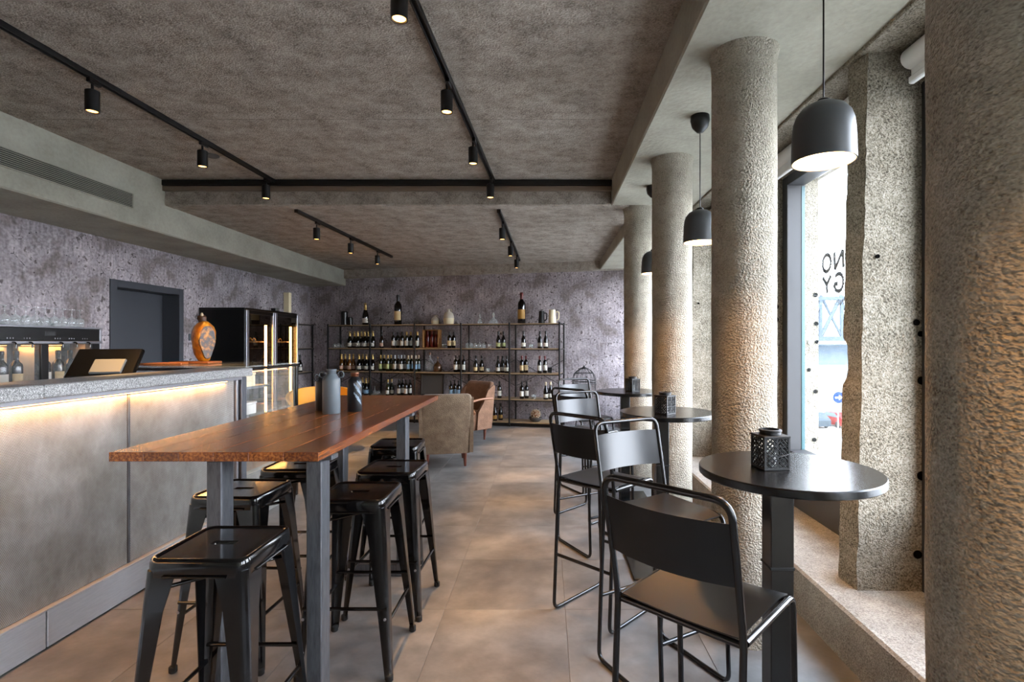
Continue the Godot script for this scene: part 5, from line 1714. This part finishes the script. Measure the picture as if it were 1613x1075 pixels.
func make_lamps() -> void:
	track(-0.69, 1.2, -0.545, 5.40, 3.12, "black lighting track over the wooden table")
	track(-2.87, 1.2, -2.80, 5.40, 3.12, "black lighting track over the bar")
	track(-0.51, 5.62, -0.46, 8.93, 2.87, "short black lighting track past the ceiling step, over the aisle")
	track(-2.67, 5.62, -2.53, 8.6, 2.87, "short black lighting track past the ceiling step, towards the bar")
	var k := 0
	for d in [2.36, 3.31, 4.26, 5.25]:
		spot_lamp(P(-0.69 + (d - 1.2) / 4.2 * 0.145, 3.09, d), "black cylinder spotlight on the track over the wooden table, %s from the viewer" % ordinal(k), 0.12, SPOT)
		k += 1
	k = 0
	for d in [2.30, 3.30, 4.33, 5.28]:
		spot_lamp(P(-2.87 + (d - 1.2) / 4.2 * 0.07, 3.09, d), "black cylinder spotlight on the track over the bar, %s from the viewer" % ordinal(k), 0, SPOT)
		k += 1
	k = 0
	for d in [6.1, 7.25, 8.4]:
		spot_lamp(P(-0.51 + (d - 5.62) / 3.31 * 0.05, 2.84, d), "black cylinder spotlight on the far aisle track, %s from the viewer" % ordinal(k), 0.08, SPOT)
		k += 1
	k = 0
	for d in [6.09, 7.03, 8.0]:
		spot_lamp(P(-2.67 + (d - 5.62) / 2.98 * 0.14, 2.84, d), "black cylinder spotlight on the far bar side track, %s from the viewer" % ordinal(k), 0, SPOT)
		k += 1
	# pendants between the columns
	var where := ["over the near end of the window row, beside the viewer", "over the nearest round table", "between the second and third column", "between the third and farthest column"]
	var ds := [0.36, 1.84, 3.32, 4.80]
	for j in 4:
		var o := thing("pendant_lamp", "dark grey dome pendant lamp %s" % where[j], "pendant lamp", P(0.967, 2.075, ds[j]), 0.0, "dome pendant lamps")
		part(o, "canopy", lathe([Vector2(0, -0.105), Vector2(0.02, -0.103), Vector2(0.05, -0.07), Vector2(0.06, -0.03), Vector2(0.057, 0.0), Vector2(0, 0.0)], 24, 50), M.spot_black, Vector3(0, 0.797, 0))
		part(o, "cord", tube([Vector3(0, 0.215, 0), Vector3(0, 0.69, 0)], 0.003, 6), M.spot_black)
		part(o, "cord_grip", lathe([Vector2(0, 0), Vector2(0.022, 0), Vector2(0.020, 0.012), Vector2(0.006, 0.02), Vector2(0, 0.02)], 16), M.spot_black, Vector3(0, 0.203, 0))
		var shade := []
		var inner := []
		for q in [[0.104, 0.0], [0.103, 0.05], [0.101, 0.10], [0.097, 0.135], [0.088, 0.162], [0.070, 0.185], [0.045, 0.199], [0.022, 0.205], [0.0, 0.206]]:
			shade.append(Vector2(q[0], q[1]))
			inner.push_front(Vector2(maxf(0.0, q[0] - 0.004), maxf(q[1] - 0.004, 0.0)))
		part(o, "shade", lathe(shade, 40, 60), M.lamp_grey)
		part(o, "shade_lining", lathe(inner, 40, 60), M.lamp_inside)
		part(o, "shade_rim", lathe([Vector2(0.099, 0.0), Vector2(0.104, 0.0), Vector2(0.104, -0.002), Vector2(0.099, -0.002), Vector2(0.099, 0.0)], 40), M.lamp_grey)
		part(o, "bulb", lathe([Vector2(0, 0), Vector2(0.025, 0.008), Vector2(0.038, 0.035), Vector2(0.03, 0.065), Vector2(0.014, 0.09), Vector2(0.014, 0.12), Vector2(0, 0.12)], 20, 60), glow(Color(1.0, 0.78, 0.5), 4.0), Vector3(0, 0.055, 0))
		var l := OmniLight3D.new()
		l.name = "bulb_light"
		o.add_child(l, true)
		l.position = Vector3(0, 0.095, 0)
		l.light_color = Color(1.0, 0.72, 0.42)
		l.light_energy = PENDANT
		l.light_size = 0.03
		l.omni_range = 14.0
		l.omni_attenuation = 2.0
		l.shadow_enabled = true
